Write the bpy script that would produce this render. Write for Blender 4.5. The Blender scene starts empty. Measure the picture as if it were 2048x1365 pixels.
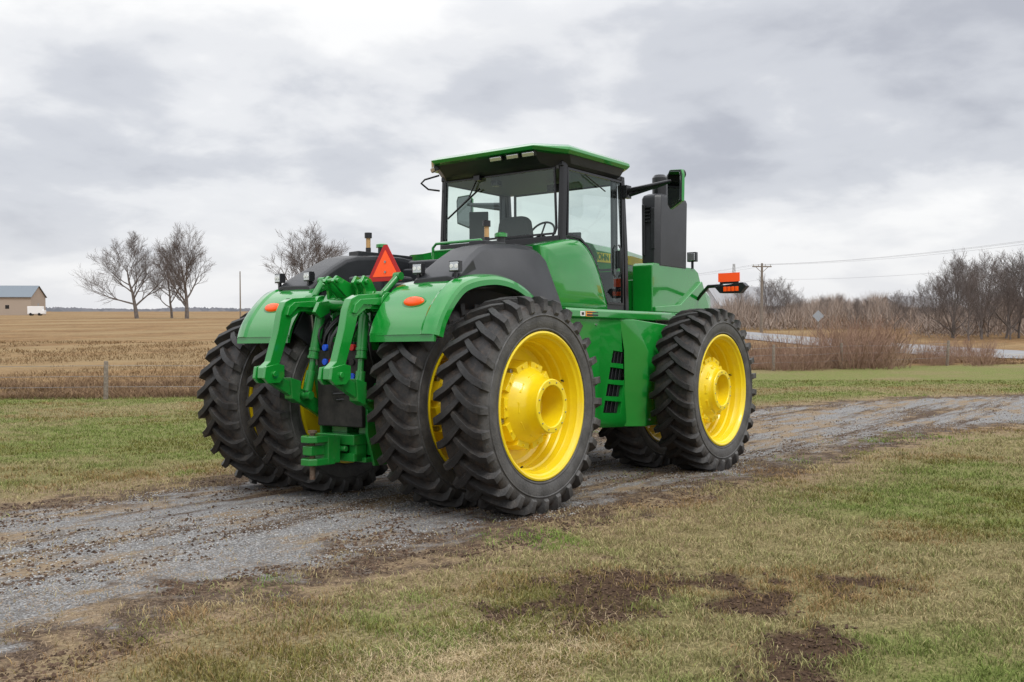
import bpy, bmesh, math, random
import numpy as np
from mathutils import Vector, Matrix, Euler
random.seed(7); rng=np.random.default_rng(11)
S=bpy.context.scene
COL=S.collection
S.view_settings.view_transform='Standard'; S.view_settings.look='None'; S.view_settings.exposure=0
# ------------------------------------------------------------------ camera
AZ=math.radians(36.5)
CX,CY,CZ=-7.526,-7.109,1.90
cam=bpy.data.objects.new("camera",bpy.data.cameras.new("camera")); COL.objects.link(cam)
cam.data.lens=35; cam.data.sensor_width=36; cam.data.clip_end=6000; cam.data.clip_start=0.05
cam.location=(CX,CY,CZ); cam.rotation_euler=(math.radians(90-1.84),0,AZ-math.pi/2)
S.camera=cam
# ------------------------------------------------------------------ noise / terrain
def vnoise(x,y,seed=0):
    x=np.asarray(x,float);y=np.asarray(y,float)
    xi=np.floor(x).astype(np.int64);yi=np.floor(y).astype(np.int64)
    fx=x-xi;fy=y-yi;fx=fx*fx*(3-2*fx);fy=fy*fy*(3-2*fy)
    def h(a,b):
        n=(a*374761393+b*668265263+seed*974634777)&0x7fffffff
        n=((n^(n>>13))*1274126177)&0x7fffffff
        return ((n^(n>>16))&0xffff)/65535.0
    return (h(xi,yi)*(1-fx)+h(xi+1,yi)*fx)*(1-fy)+(h(xi,yi+1)*(1-fx)+h(xi+1,yi+1)*fx)*fy
def fbm(x,y,seed=0,o=4):
    s=0;a=.5;t=0
    for i in range(o):
        s=s+a*vnoise(x*2**i,y*2**i,seed+i*17);t+=a;a*=.5
    return s/t
def sstep(a,b,x):
    t=np.clip((x-a)/(b-a),0,1);return t*t*(3-2*t)
def terrain(x,y):
    x=np.asarray(x,float);y=np.asarray(y,float)
    z=-.45*np.tanh(.028*x/.45)-.65*np.tanh(.028*(y+1.675)/.65)
    r=np.hypot(x,y)
    z=z/(1+(r/110)**2)
    z=z+(fbm(x*.5,y*.5,5,2)-.5)*.05*sstep(6,14,np.abs(y))
    return z
CL=np.array([(-60,.9),(-30,.5),(0,.15),(8,0),(13,-.6),(17,-2.4),(20,-6),(22,-12),(24,-30)],float)
def drive_sd(x,y):
    x=np.asarray(x,float);y=np.asarray(y,float)
    best=np.full(x.shape,1e9)
    for i in range(len(CL)-1):
        a=CL[i];b=CL[i+1];d=b-a;L=d@d
        t=np.clip(((x-a[0])*d[0]+(y-a[1])*d[1])/L,0,1)
        dd=np.hypot(x-a[0]-t*d[0],y-a[1]-t*d[1])
        hw=2.35+.9*sstep(9,16,a[0]+t*d[0])
        best=np.minimum(best,dd-hw)
    return best
FN=np.array([(-40,60),(0,27.5),(8.2,18.8),(12,15.8),(32,9.5),(38,3.1),(44,-8),(52,-30)],float)
def fence_y(x): return np.interp(x,FN[:,0],FN[:,1])
def field_f(x,y): return sstep(-.5,1.5,(y-fence_y(x))*.75)
def ditch_f(x,y):
    d=(y-fence_y(x))*.75
    return sstep(.1,1.0,d)*sstep(10,5.5,d+(fbm(x*.3,y*.3,66,4)-.5)*9)*sstep(30,14,x)
MUD=[(-2.25,-3.85,.62),(-2.75,-4.2,.25),(-1.95,-4.75,.32),(-1.1,-5.1,.26),(-3.2,-5.5,.38),(-1.5,-4.4,.28),(-2.6,-5.3,.28)]
def mud_f(x,y):
    m=np.zeros(np.shape(x))
    for a,b,r in MUD:
        d=np.hypot((x-a)*.8,(y-b)*1.2)/r
        m=np.maximum(m,sstep(1.3,.3,d+(fbm(x*7,y*7,31,4)-.5)*2.8))
    return m
def green_f(x,y):
    g=fbm(x*.40,y*.40,3,4)
    edge=sstep(.2,2.2,drive_sd(x,y))
    return np.clip(sstep(.28,.54,g)*.8+.2,0,1)*(.2+.8*edge)
# ------------------------------------------------------------------ material helpers
def newmat(n):
    m=bpy.data.materials.new(n);m.use_nodes=True
    return m,m.node_tree,m.node_tree.nodes["Principled BSDF"]
def mat(name,col,rough=.5,metal=0,coat=0,col2=None,nscale=6,bump=0,bscale=40,emit=None,spec=.5,lo=.4,hi=.65):
    m,t,p=newmat(name)
    p.inputs['Base Color'].default_value=(*col,1);p.inputs['Roughness'].default_value=rough
    p.inputs['Metallic'].default_value=metal;p.inputs['Coat Weight'].default_value=coat
    p.inputs['Coat Roughness'].default_value=.05
    p.inputs['Specular IOR Level'].default_value=spec
    N=t.nodes
    tc=N.new('ShaderNodeTexCoord')
    if col2 is not None:
        n=N.new('ShaderNodeTexNoise');n.inputs['Scale'].default_value=nscale;n.inputs['Detail'].default_value=6
        n.inputs['Roughness'].default_value=.65
        r=N.new('ShaderNodeValToRGB');r.color_ramp.elements[0].color=(*col,1);r.color_ramp.elements[1].color=(*col2,1)
        r.color_ramp.elements[0].position=lo;r.color_ramp.elements[1].position=hi
        t.links.new(tc.outputs['Object'],n.inputs['Vector']);t.links.new(n.outputs['Fac'],r.inputs['Fac'])
        t.links.new(r.outputs['Color'],p.inputs['Base Color'])
    if bump:
        n=N.new('ShaderNodeTexNoise');n.inputs['Scale'].default_value=bscale;n.inputs['Detail'].default_value=4
        b=N.new('ShaderNodeBump');b.inputs['Strength'].default_value=bump;b.inputs['Distance'].default_value=.01
        t.links.new(tc.outputs['Object'],n.inputs['Vector']);t.links.new(n.outputs['Fac'],b.inputs['Height'])
        t.links.new(b.outputs['Normal'],p.inputs['Normal'])
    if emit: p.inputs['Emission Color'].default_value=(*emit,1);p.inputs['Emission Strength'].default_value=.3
    return m
GREEN=mat("green_paint",(.006,.225,.024),.20,0,1.0,(.008,.25,.029),1.5)
GREEND=mat("dusty_green_paint",(.008,.195,.026),.34,0,.4,(.06,.16,.05),14,lo=.52,hi=.9)
YEL=mat("yellow_paint",(.90,.68,.008),.34,0,.4,(.84,.61,.014),5)
BLK=mat("black_plastic",(.018,.019,.022),.38,0,0,(.025,.026,.030),4,.1,300)
BLKG=mat("black_gloss",(.010,.010,.012),.25)
DARK=mat("dark_metal",(.016,.015,.014),.6,.3,0,(.04,.036,.032),9)
STEEL=mat("steel",(.35,.34,.33),.35,.9)
RUST=mat("rusty_steel",(.12,.07,.045),.7,.3,0,(.2,.15,.11),30)
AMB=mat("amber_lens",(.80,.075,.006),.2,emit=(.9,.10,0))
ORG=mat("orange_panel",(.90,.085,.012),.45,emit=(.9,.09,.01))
RED=mat("red_border",(.50,.01,.01),.35)
SILV=mat("lamp_reflector",(.6,.62,.62),.15,.8)
WHITE=mat("white_label",(.75,.75,.73),.5)
SEATM=mat("grey_fabric",(.05,.05,.055),.85,0,0,(.075,.075,.075),60)
BLUE=mat("blue_cap",(.01,.08,.6),.4)
INT=mat("interior_plastic",(.07,.07,.07),.6)
MIRG=mat("mirror_glass",(.16,.18,.18),.05,1)
def tyre_mat():
    m,t,p=newmat("dusty_rubber");N=t.nodes;L=t.links
    tc=N.new('ShaderNodeTexCoord')
    def NS(sc,d,r):
        n=N.new('ShaderNodeTexNoise');n.inputs['Scale'].default_value=sc;n.inputs['Detail'].default_value=d;n.inputs['Roughness'].default_value=r
        L.new(tc.outputs['Object'],n.inputs['Vector']);return n.outputs['Fac']
    n1=NS(7,9,.75);n2=NS(55,4,.5);n3=NS(16,8,.75)
    r=N.new('ShaderNodeValToRGB');e=r.color_ramp.elements
    e[0].position=.40;e[0].color=(.010,.0095,.0095,1);e[1].position=.72;e[1].color=(.085,.068,.053,1)
    x=e.new(.56);x.color=(.021,.019,.018,1);L.new(n1,r.inputs['Fac'])
    def att(nm):
        a=N.new('ShaderNodeAttribute');a.attribute_name=nm;return a.outputs['Fac']
    def mr(f,a,b,c,d):
        q=N.new('ShaderNodeMapRange')
        for k,v in enumerate((a,b,c,d)): q.inputs[k+1].default_value=v
        L.new(f,q.inputs[0]);return q.outputs[0]
    def mul(a,b):
        q=N.new('ShaderNodeMath');q.operation='MULTIPLY';L.new(a,q.inputs[0]);L.new(b,q.inputs[1]);return q.outputs[0]
    def mix(f,a,c):
        q=N.new('ShaderNodeMixRGB');L.new(f,q.inputs[0]);L.new(a,q.inputs[1]);q.inputs[2].default_value=(*c,1);return q.outputs[0]
    c=mix(mul(att("side"),mr(n1,.3,.6,.3,1)),r.outputs['Color'],(.098,.095,.092))
    c=mix(mul(att("groove"),mr(n3,.46,.62,.05,.8)),c,(.060,.042,.030))
    L.new(c,p.inputs['Base Color'])
    p.inputs['Roughness'].default_value=.55
    b=N.new('ShaderNodeBump');b.inputs['Strength'].default_value=.5;b.inputs['Distance'].default_value=.01
    L.new(n2,b.inputs['Height']);L.new(b.outputs['Normal'],p.inputs['Normal'])
    return m
TYRE=tyre_mat()
def glass_mat():
    m=bpy.data.materials.new("tinted_glass");m.use_nodes=True;t=m.node_tree;N=t.nodes;N.clear()
    o=N.new('ShaderNodeOutputMaterial');tr=N.new('ShaderNodeBsdfTransparent');tr.inputs[0].default_value=(.86,.93,.90,1)
    g=N.new('ShaderNodeBsdfGlossy');g.inputs['Roughness'].default_value=.02;g.inputs[0].default_value=(.9,1,.96,1)
    f=N.new('ShaderNodeLayerWeight');f.inputs[0].default_value=.5
    pw=N.new('ShaderNodeMath');pw.operation='POWER';pw.inputs[1].default_value=4
    ml=N.new('ShaderNodeMath');ml.operation='MULTIPLY_ADD';ml.inputs[1].default_value=.7;ml.inputs[2].default_value=.055
    t.links.new(f.outputs['Facing'],pw.inputs[0]);t.links.new(pw.outputs[0],ml.inputs[0])
    x=N.new('ShaderNodeMixShader');t.links.new(ml.outputs[0],x.inputs[0]);t.links.new(tr.outputs[0],x.inputs[1]);t.links.new(g.outputs[0],x.inputs[2]);t.links.new(x.outputs[0],o.inputs[0])
    return m
GLASS=glass_mat()
# ------------------------------------------------------------------ mesh builder
class MB:
    def __init__(s): s.v=[];s.f=[];s.m=[]
    def add(s,v,f,mi=0):
        o=len(s.v);s.v+=[tuple(p) for p in v];s.f+=[tuple(i+o for i in q) for q in f];s.m+=[mi]*len(f);return s
    def box(s,c,d,mi=0,rot=None):
        v=[Vector((a*d[0]/2,b*d[1]/2,e*d[2]/2)) for a in(-1,1) for b in(-1,1) for e in(-1,1)]
        if rot: M=Euler(rot).to_matrix();v=[M@p for p in v]
        v=[p+Vector(c) for p in v]
        return s.add(v,[(0,1,3,2),(4,6,7,5),(0,4,5,1),(2,3,7,6),(0,2,6,4),(1,5,7,3)],mi)
    def prism(s,poly,ax,a,b,mi=0):
        n=len(poly)
        mk={'y':lambda p,c:(p[0],c,p[1]),'x':lambda p,c:(c,p[0],p[1]),'z':lambda p,c:(p[0],p[1],c)}[ax]
        v=[mk(p,a) for p in poly]+[mk(p,b) for p in poly]
        f=[tuple(range(n)),tuple(range(2*n-1,n-1,-1))]+[(i,(i+1)%n,(i+1)%n+n,i+n) for i in range(n)]
        return s.add(v,f,mi)
    def loft(s,rings,mi=0,caps=True):
        n=len(rings[0]);v=[p for r in rings for p in r];f=[]
        for k in range(len(rings)-1):
            for i in range(n):
                j=(i+1)%n;f.append((k*n+i,k*n+j,(k+1)*n+j,(k+1)*n+i))
        if caps: f+=[tuple(range(n)),tuple(range(len(v)-1,len(v)-n-1,-1))]
        return s.add(v,f,mi)
    def tube(s,pts,r,n=10,mi=0):
        pts=[Vector(p) for p in pts];R=r if isinstance(r,(list,tuple)) else [r]*len(pts)
        rings=[];ref=None
        for i,p in enumerate(pts):
            d=(pts[min(i+1,len(pts)-1)]-pts[max(i-1,0)]).normalized()
            if ref is None: ref=Vector((0,0,1)) if abs(d.z)<.9 else Vector((1,0,0))
            u=d.cross(ref).normalized();w=u.cross(d);ref=w
            rings.append([p+R[i]*(math.cos(2*math.pi*k/n)*u+math.sin(2*math.pi*k/n)*w) for k in range(n)])
        return s.loft(rings,mi)
    def lathe(s,prof,n=48,mi=0,c=(0,0,0),sg=1):
        rings=[]
        for r,y in prof:
            rings.append([(c[0]+max(r,1e-4)*math.sin(2*math.pi*k/n),c[1]+sg*y,c[2]+max(r,1e-4)*math.cos(2*math.pi*k/n)) for k in range(n)])
        return s.loft(rings,mi,caps=False)
    def mesh(s,name,mats,sharp=.6,recalc=True):
        me=bpy.data.meshes.new(name);me.from_pydata(s.v,[],s.f)
        for m in mats: me.materials.append(m)
        for i,p in enumerate(me.polygons): p.material_index=s.m[i];p.use_smooth=True
        if recalc:
            b=bmesh.new();b.from_mesh(me);bmesh.ops.recalc_face_normals(b,faces=b.faces);b.to_mesh(me);b.free()
        if sharp: me.set_sharp_from_angle(angle=sharp)
        return me
    def obj(s,name,mats,parent=None,bevel=0,sharp=.6,loc=(0,0,0),seg=2):
        if not isinstance(mats,(list,tuple)): mats=[mats]
        me=s.mesh(name,mats,None if bevel else sharp)
        o=bpy.data.objects.new(name,me);COL.objects.link(o);o.location=loc
        if parent: o.parent=parent
        if bevel: bev(o,bevel,seg)
        return o
def bev(o,w,seg=2,ang=.55):
    m=o.modifiers.new("bevel",'BEVEL');m.width=w;m.segments=seg;m.limit_method='ANGLE';m.angle_limit=ang;m.harden_normals=True
def np_mesh(name,V,F,mats,smooth=False):
    k=F.shape[1];me=bpy.data.meshes.new(name)
    me.vertices.add(len(V));me.vertices.foreach_set('co',V.astype(np.float32).ravel())
    me.loops.add(F.size);me.loops.foreach_set('vertex_index',F.astype(np.int32).ravel())
    me.polygons.add(len(F));me.polygons.foreach_set('loop_start',np.arange(len(F),dtype=np.int32)*k)
    me.polygons.foreach_set('use_smooth',np.full(len(F),smooth))
    for m in mats: me.materials.append(m)
    me.update(calc_edges=True);me.validate();return me
def link(name,me,parent=None,loc=(0,0,0)):
    o=bpy.data.objects.new(name,me);COL.objects.link(o);o.location=loc
    if parent:o.parent=parent
    return o
def empty(name,loc=(0,0,0)):
    o=bpy.data.objects.new(name,None);COL.objects.link(o);o.location=loc;o.empty_display_size=.3;return o
def tag(o,label,cat,group=None):
    o["label"]=label;o["category"]=cat
    if group:o["group"]=group
# ================================================================== TRACTOR
T=empty("tractor",(0,0,-.047));T.rotation_euler=(-.028,.028,0)
tag(T,"large green tractor with yellow wheels, dual tyres, parked on gravel","tractor")
# ---- wheels
ZC=1.0
def build_tyre():
    b=MB()
    h=[(.655,-.19),(.675,-.215),(.72,-.243),(.79,-.255),(.86,-.25),(.910,-.236),(.94,-.21),(.950,-.17),(.952,-.08),(.954,0)]
    prof=h+[(r,-y) for r,y in h[-2::-1]]
    b.lathe(prof,96,0)
    NL=28
    smp=[(0,(.94,.045),(1.006,.038)),(.075,(.94,-.045),(1.022,-.045)),(.135,(.94,-.12),(1.022,-.12)),(.182,(.93,-.185),(1.017,-.205)),(.205,(.905,-.222),(.987,-.264)),(.216,(.85,-.240),(.880,-.272))]
    for sg in(1,-1):
        for k in range(NL):
            a0=2*math.pi*(k+(.5 if sg<0 else 0))/NL
            rings=[]
            for i,(da,bs,tp) in enumerate(smp):
                i0=max(i-1,0);i1=min(i+1,len(smp)-1)
                ta=smp[i1][0]-smp[i0][0];ty=smp[i1][2][1]-smp[i0][2][1]
                L=math.hypot(ta,ty) or 1;pa,py=-ty/L,ta/L
                if i>=4: pa,py=1,0
                wb=.040 if i else .034;wt=.029 if i else .022
                if i>=4: wb=.045;wt=.034
                def P(ry,w):
                    r,y=ry;a=a0-da+pa*w
                    yy=(y-py*w if i<4 else y)
                    return (r*math.sin(a),sg*yy,r*math.cos(a))
                rings.append([P(bs,-wb),P(tp,-wt),P(tp,wt),P(bs,wb)])
            b.loft(rings,0)
    for sg in(1,-1):
        b.lathe([(.70,.236),(.705,.246),(.715,.249),(.722,.245)],96,0,sg=sg);b.lathe([(.83,.255),(.835,.262),(.842,.262),(.848,.252)],96,0,sg=sg)
    me=b.mesh("tyre",[TYRE],None)
    v=np.zeros(len(me.vertices)*3);me.vertices.foreach_get('co',v);v=v.reshape(-1,3);r=np.hypot(v[:,0],v[:,2])
    s=sstep(.94,.89,r)
    at=me.attributes.new("side",'FLOAT','POINT');at.data.foreach_set('value',s.astype(np.float32))
    at=me.attributes.new("groove",'FLOAT','POINT');at.data.foreach_set('value',(sstep(.985,.955,r)*sstep(.86,.93,r)).astype(np.float32))
    return me
TY=build_tyre()
def build_rim(sg):
    b=MB()
    b.lathe([(.655,-.20),(.668,-.215),(.690,-.225),(.692,-.240),(.676,-.246),(.660,-.238),(.648,-.215),(.632,-.20),(.622,-.15),(.612,-.13),(.604,-.07),(.590,-.055),(.584,.02),(.570,.04),(.562,.09),(.53,.115),(.36,.13),(.36,.16),(.53,.15),(.60,.13),(.655,.18),(.69,.22),(.69,.24),(.655,.24),(.64,.2)],80,0,sg=sg)
    for a in(.9,3.1,5.2):
        b.tube([(.60*math.sin(a),sg*-.06,.60*math.cos(a)),(.575*math.sin(a),sg*-.10,.575*math.cos(a))],.009,6,1)
    return b.mesh("rim",[YEL,DARK],.3)
def build_hub(sg,out):
    b=MB();o=out
    b.lathe([(.30,.17),(.395,.16),(.395,.05),(.388,.00),(.372,-.06),(.345,-.095),(.300,-.13-.3*o),(.272,-.15-.4*o),(.258,-.17-.6*o),(.252,-.19-o),(.252,-.205-o),(.245,-.215-o),(.196,-.215-o),(.188,-.205-o),(.184,-.09),(.15,-.08),(.0,-.08)],64,0,sg=sg)
    for k in range(10):
        a=k*2*math.pi/10
        M=Matrix.Rotation(a,3,'Y')
        def blk(x0,x1,y0,y1,z0,z1,tp,dr):
            v=[]
            for y,q in((y0,1),(y1,tp)):
                for (px,pz) in((-x0*q,z0),(x0*q,z0),(x1*q,z1 if q==1 else z1-dr),(-x1*q,z1 if q==1 else z1-dr)): v.append(M@Vector((px,sg*y,pz)))
            b.add(v,[(0,1,2,3),(7,6,5,4),(0,4,5,1),(1,5,6,2),(2,6,7,3),(3,7,4,0)],0)
        blk(.080,.104,.15,-.085,.26,.420,.90,.018)
        blk(.052,.062,.0,-.15-.2*o,.22,.352,.80,.055)
        M2=Matrix.Rotation(a+.314,3,'Y')
        if k%2==0:
            b.tube([M2@Vector((0,sg*.04,.398)),M2@Vector((0,sg*-.045,.398))],.024,8,1)
        b.tube([M@Vector((0,sg*-.06,.378)),M@Vector((0,sg*-.099,.378))],.015,6,0)
    for k in range(12):
        a=k*2*math.pi/12
        b.tube([(.222*math.sin(a),sg*(-.20-o),.222*math.cos(a)),(.222*math.sin(a),sg*(-.224-o),.222*math.cos(a))],.008,6,1)
    b.tube([(0,sg*-.075,0),(0,sg*-.10,0)],.08,16,1)
    return b.mesh("wheel",[YEL,STEEL],None)
RIM={1:build_rim(1),-1:build_rim(-1)}
HUB={(s,o):build_hub(s,o) for s in(1,-1) for o in(.12,.02)}
for ax,out in((0,.12),(3.91,.02)):
    for sg in(1,-1):
        for yy in(1.675,.865):
            w=link("wheel",HUB[(sg,out if yy>1 else .02)],T,(ax,-sg*yy,ZC));bev(w,.006,2,.5)
            ty=link("tyre",TY,w);ri=link("rim",RIM[sg],w);bev(ty,.005,1,.6)
            ty.rotation_euler=(0,rng.uniform(0,6.28),0)
            w.rotation_euler=(0,rng.uniform(0,.6),0)
# ---- chassis
b=MB()
b.box((.2,0,1.15),(1.9,.62,.75));b.box((1.9,0,1.1),(1.6,.5,.6));b.box((4.0,0,1.15),(3.6,.66,.8))
b.tube([(0,-1.5,1),(0,1.5,1)],.22,20);b.tube([(3.91,-1.5,1),(3.91,1.5,1)],.22,20)
b.tube([(0,-.62,1),(0,.62,1)],.40,24);b.tube([(0,-.5,1),(0,.5,1)],.50,24)
b.box((.05,0,1.2),(.7,1.02,1.1))
b.tube([(1.95,0,.7),(1.95,0,1.7)],.2,18)
b.tube([(1.2,.35,1.0),(2.8,.45,1.0)],.06);b.tube([(1.2,-.35,1.0),(2.8,-.45,1.0)],.06)
b.obj("chassis",DARK,T,.015)
# ---- rear fenders
FP0=[(-.90,1.66),(-.845,1.80),(-.72,1.97),(-.56,2.11),(-.40,2.175),(-.18,2.215),(.05,2.225),(.3,2.19),(.52,2.11),(.70,2.0),(.84,1.85)]
def catmull(P,k=4):
    out=[];n=len(P)
    for i in range(n-1):
        p0,p1,p2,p3=[Vector(P[min(max(j,0),n-1)]) for j in(i-1,i,i+1,i+2)]
        for s in range(k):
            t=s/k;out.append(tuple(.5*((2*p1)+(p2-p0)*t+(2*p0-5*p1+4*p2-p3)*t*t+(3*p1-p0-3*p2+p3)*t**3)))
    out.append(P[-1]);return out
FP=catmull(FP0,4)
def sweepfp(b,cs,sg):
    rings=[]
    for i,(x,z) in enumerate(FP):
        a=FP[max(i-1,0)];c=FP[min(i+1,len(FP)-1)]
        d=Vector((c[0]-a[0],0,c[1]-a[1])).normalized();n=Vector((-d.z,0,d.x))
        rings.append([Vector((x,sg*y,z))+n*h for y,h in cs])
    b.loft(rings)
for sg in(-1,1):
    b=MB()
    sweepfp(b,[(.56,0),(.95,.012),(1.20,.010),(1.235,.026),(1.33,.018),(1.372,-.004),(1.390,-.035),(1.395,-.085),(1.380,-.09),(1.345,-.055),(1.26,-.03),(.56,-.025)],sg)
    b.prism([(-.905,1.60),(-.88,1.60),(-.86,1.68),(-.90,1.68)],'y',sg*.57,sg*1.36)
    f=b.obj("fender",GREEN,T,0,sharp=.4)
    b=MB();sweepfp(b,[(.6,-.03),(1.35,-.06),(1.365,-.097),(1.33,-.105),(1.30,-.08),(.6,-.06)],sg)
    b.obj("fender_liner",BLK,f)
    b=MB();rings=[]
    for h,sc in((0,1),(.02,.97),(.035,.8),(.04,.3)):
        rings.append([Vector((.0+h,sc*.125*math.cos(t),sc*.052*math.sin(t))) for t in [2*math.pi*k/24 for k in range(24)]])
    b.loft(rings)
    al=b.obj("turn_lamp",AMB,f,sharp=1);al.location=(-.735,sg*.98,1.962);al.rotation_euler=(0,math.radians(180+38),0)
    b=MB();b.loft([[Vector((h,.142*math.cos(t),.066*math.sin(t))) for t in [2*math.pi*k/24 for k in range(24)]] for h in(-.01,.010)])
    o=b.obj("lamp_bezel",GREEND,f);o.location=al.location;o.rotation_euler=al.rotation_euler
    for yy in(.77,1.23):
        b=MB();b.box((0,0,.0),(.03,.03,.12),0);b.box((0,0,.10),(.06,.11,.10),0);b.box((.03,0,.10),(.03,.09,.07),0)
        b.box((-.032,0,.10),(.008,.092,.08),1)
        for q in(-.026,.026):b.tube([(-.035,q,.10),(-.041,q,.10)],.02,10,2)
        o=b.obj("work_lamp",[BLKG,SILV,WHITE],f,.006);o.location=(-.44,sg*yy,2.2);o.rotation_euler=(0,0,sg*-.15)
    b=MB();b.prism([(-.84,1.70),(-.70,1.94),(-.45,2.13),(-.2,2.17),(-.2,1.7),(-.5,1.5)],'y',sg*.545,sg*.565);b.obj("fender_side",BLK,f)
# ---- black tank covers
def cover(sg):
    b=MB();rings=[]
    st=[(-.47,2.20,2.12,1.24,.0),(-.38,2.27,2.1,1.28,.3),(-.12,2.43,2.1,1.30,.7),(.06,2.525,2.12,1.31,.9),(.22,2.565,2.12,1.31,1),(.6,2.595,2.06,1.31,1),(.95,2.60,1.9,1.29,1),(1.18,2.58,1.8,1.25,1),(1.30,2.52,1.78,1.24,1),(1.40,2.34,1.76,1.23,1),(1.48,2.10,1.74,1.20,1)]
    for x,zt,zb,yo,k in st:
        zi=1.6
        h=zt-zb
        yt=yo-.24*min(1,max(.15,k))
        rings.append([Vector((x,sg*y,z)) for y,z in [(.72,zi+.0),(.72,zt-.05),(.735,zt-.015),(.77,zt),(yt-.06,zt+.012),(yt,zt-.0),(yt+.05,zt-.04),(yo-.08,zt-.42*h),(yo-.02,zt-.72*h),(yo,zb+.03),(yo,zb),(yo-.1,zb-.03),(.9,zi)]])
    b.loft(rings)
    c=b.obj("tank_cover",BLK,T,.0,sharp=.35)
    bev(c,.010,2,.25)
    for x0,x1 in((.30,.72),(.80,1.2)):
        b=MB();b.prism([(x0,sg*.79),(x1,sg*.79),(x1-.04,sg*.98),(x0+.04,sg*.98)],'z',2.55,2.628)
        b.obj("cover_rib",BLK,c,.008)
    return c
cr=cover(-1);cl=cover(1)
ABOWL=mat("amber_bowl",(.5,.3,.12),.25)
for c,sg in((cr,-1),(cl,1)):
    b=MB();b.tube([(.75,sg*.86,2.58),(.75,sg*.86,2.70)],.045,18,1);b.tube([(.75,sg*.86,2.70),(.75,sg*.86,2.735),(.75,sg*.86,2.745)],[.068,.068,.05],20,0)
    b.obj("filler_cap",[GREEN,BLK],c)
    b=MB();b.tube([(.52,sg*.85,2.58),(.52,sg*.85,2.68)],.03,14,0);b.tube([(.52,sg*.85,2.68),(.52,sg*.85,2.79)],.026,14,1);b.tube([(.52,sg*.85,2.79),(.52,sg*.85,2.85)],.042,14,0)
    b.obj("breather_filter",[BLKG,ABOWL],c)
b=MB();b.tube([(1.15,-.33,2.55),(1.15,-.33,2.70),(1.15,-.28,2.745),(1.15,.38,2.745),(1.15,.43,2.70),(1.15,.43,2.55)],.017,10);b.tube([(1.15,-.28,2.66),(1.15,.4,2.66)],.012,8)
b.obj("grab_rail",GREEN,T)
b=MB();b.box((1.1,0,2.1),(.5,1.3,.7));b.box((.5,0,1.75),(.9,1.3,.25));b.box((1.1,0,2.48),(.42,1.2,.12));b.box((.1,.25,2.05),(.5,.5,.5));b.box((.0,-.3,2.0),(.4,.4,.4));b.obj("rear_housing",BLK,T,.03)
# ---- slow vehicle triangle
b=MB()
def tri6(w,h,cut):
    return [(-cut,h),(cut,h),(w,cut*1.2),(w-cut,0),(-w+cut,0),(-w,cut*1.2)]
b.prism([(y,z) for y,z in tri6(.215,.36,.022)],'x',0,-.006,0)
b.prism([(y*.72,z*.72+.044) for y,z in tri6(.215,.36,.006)],'x',-.008,-.010,1)
b.box((.03,0,.05),(.04,.06,.35),2)
o=b.obj("warning_triangle",[RED,ORG,BLK],T);o.location=(-.40,-.30,2.205);o.rotation_euler=(0,0,.12)
for z in(.09,.19):
    b=MB();b.tube([(-.010,0,z),(-.018,0,z)],.013,8);b.obj("triangle_bolt",STEEL,o)
# ---- rear hitch
h=MB()
h.tube([(-.62,-.50,1.98),(-.62,.50,1.98)],.062,18)
h.box((-.40,0,1.80),(.30,.66,.34))
for sg in(-1,1): h.prism([(-.46,1.95),(-.60,1.9),(-.62,1.2),(-.50,1.1)],'y',sg*.245,sg*.285)
for sg in(-1,1):
    pr=[(-.54,2.05),(-.64,2.07),(-.98,2.04),(-1.07,2.0),(-1.12,1.90),(-1.16,1.72),(-1.26,1.42),(-1.34,1.36),(-1.35,1.26),(-1.20,1.23),(-1.14,1.28),(-1.14,1.40),(-1.03,1.70),(-.985,1.84),(-.88,1.91),(-.66,1.91),(-.55,1.92)]
    h.prism(pr,'y',sg*.41,sg*.50)
    h.prism([(-.60,2.03),(-.97,2.00),(-1.04,1.95),(-1.07,1.87),(-1.03,1.86),(-.93,1.95),(-.60,1.95)],'y',sg*.385,sg*.525)
    for q0,q1 in((.365,.405),(.505,.545)):
        h.prism([(-1.20,1.40),(-1.35,1.37),(-1.37,1.26),(-1.32,1.21),(-1.18,1.21),(-1.12,1.27),(-1.12,1.38)],'y',sg*q0,sg*q1)
    h.tube([(-1.25,sg*.34,1.30),(-1.25,sg*.57,1.30)],.028,12)
    h.tube([(-.62,sg*.36,1.98),(-.62,sg*.55,1.98)],.10,20)
    for q in(.13,.24): h.prism([(-.46,1.95),(-.64,1.95),(-.66,2.12),(-.72,2.18),(-.67,2.25),(-.58,2.22),(-.50,2.10)],'y',sg*q,sg*(q+.035))
    h.tube([(-.66,sg*.1,2.19),(-.66,sg*.31,2.19)],.024,12)
    h.prism([(-.42,2.08),(-.60,2.10),(-.66,2.02),(-.42,1.9)],'y',sg*.10,sg*.33)
    h.prism([(-.66,2.02),(-.80,2.00),(-.86,1.90),(-.78,1.84),(-.66,1.9)],'y',sg*.22,sg*.27)
for q in(-.075,.04): h.prism([(-.45,1.95),(-.72,2.05),(-.90,2.19),(-.84,2.25),(-.6,2.16),(-.4,2.08)],'y',q,q+.035)
h.tube([(-.85,-.11,2.20),(-.85,.11,2.20)],.022,12)
h.box((-.52,0,2.01),(.25,.9,.06));h.box((-.56,0,1.62),(.10,.52,.07));h.box((-.56,0,1.16),(.12,.56,.08))
h.prism([(-.34,1.15),(-.52,1.12),(-.56,1.05),(-.34,1.02)],'y',-.34,.34)
h.box((-.46,0,1.13),(.16,.44,.20))
for sg in(-1,1):
    h.prism([(-.30,1.55),(-.44,1.5),(-.50,1.2),(-.46,.9),(-.30,.8)],'y',sg*.34,sg*.39)
    h.tube([(-.44,sg*.34,1.32),(-.44,sg*.44,1.32)],.055,14)
    h.tube([(-.54,sg*.12,1.10),(-.60,sg*.12,1.10)],.05,14)
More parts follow.
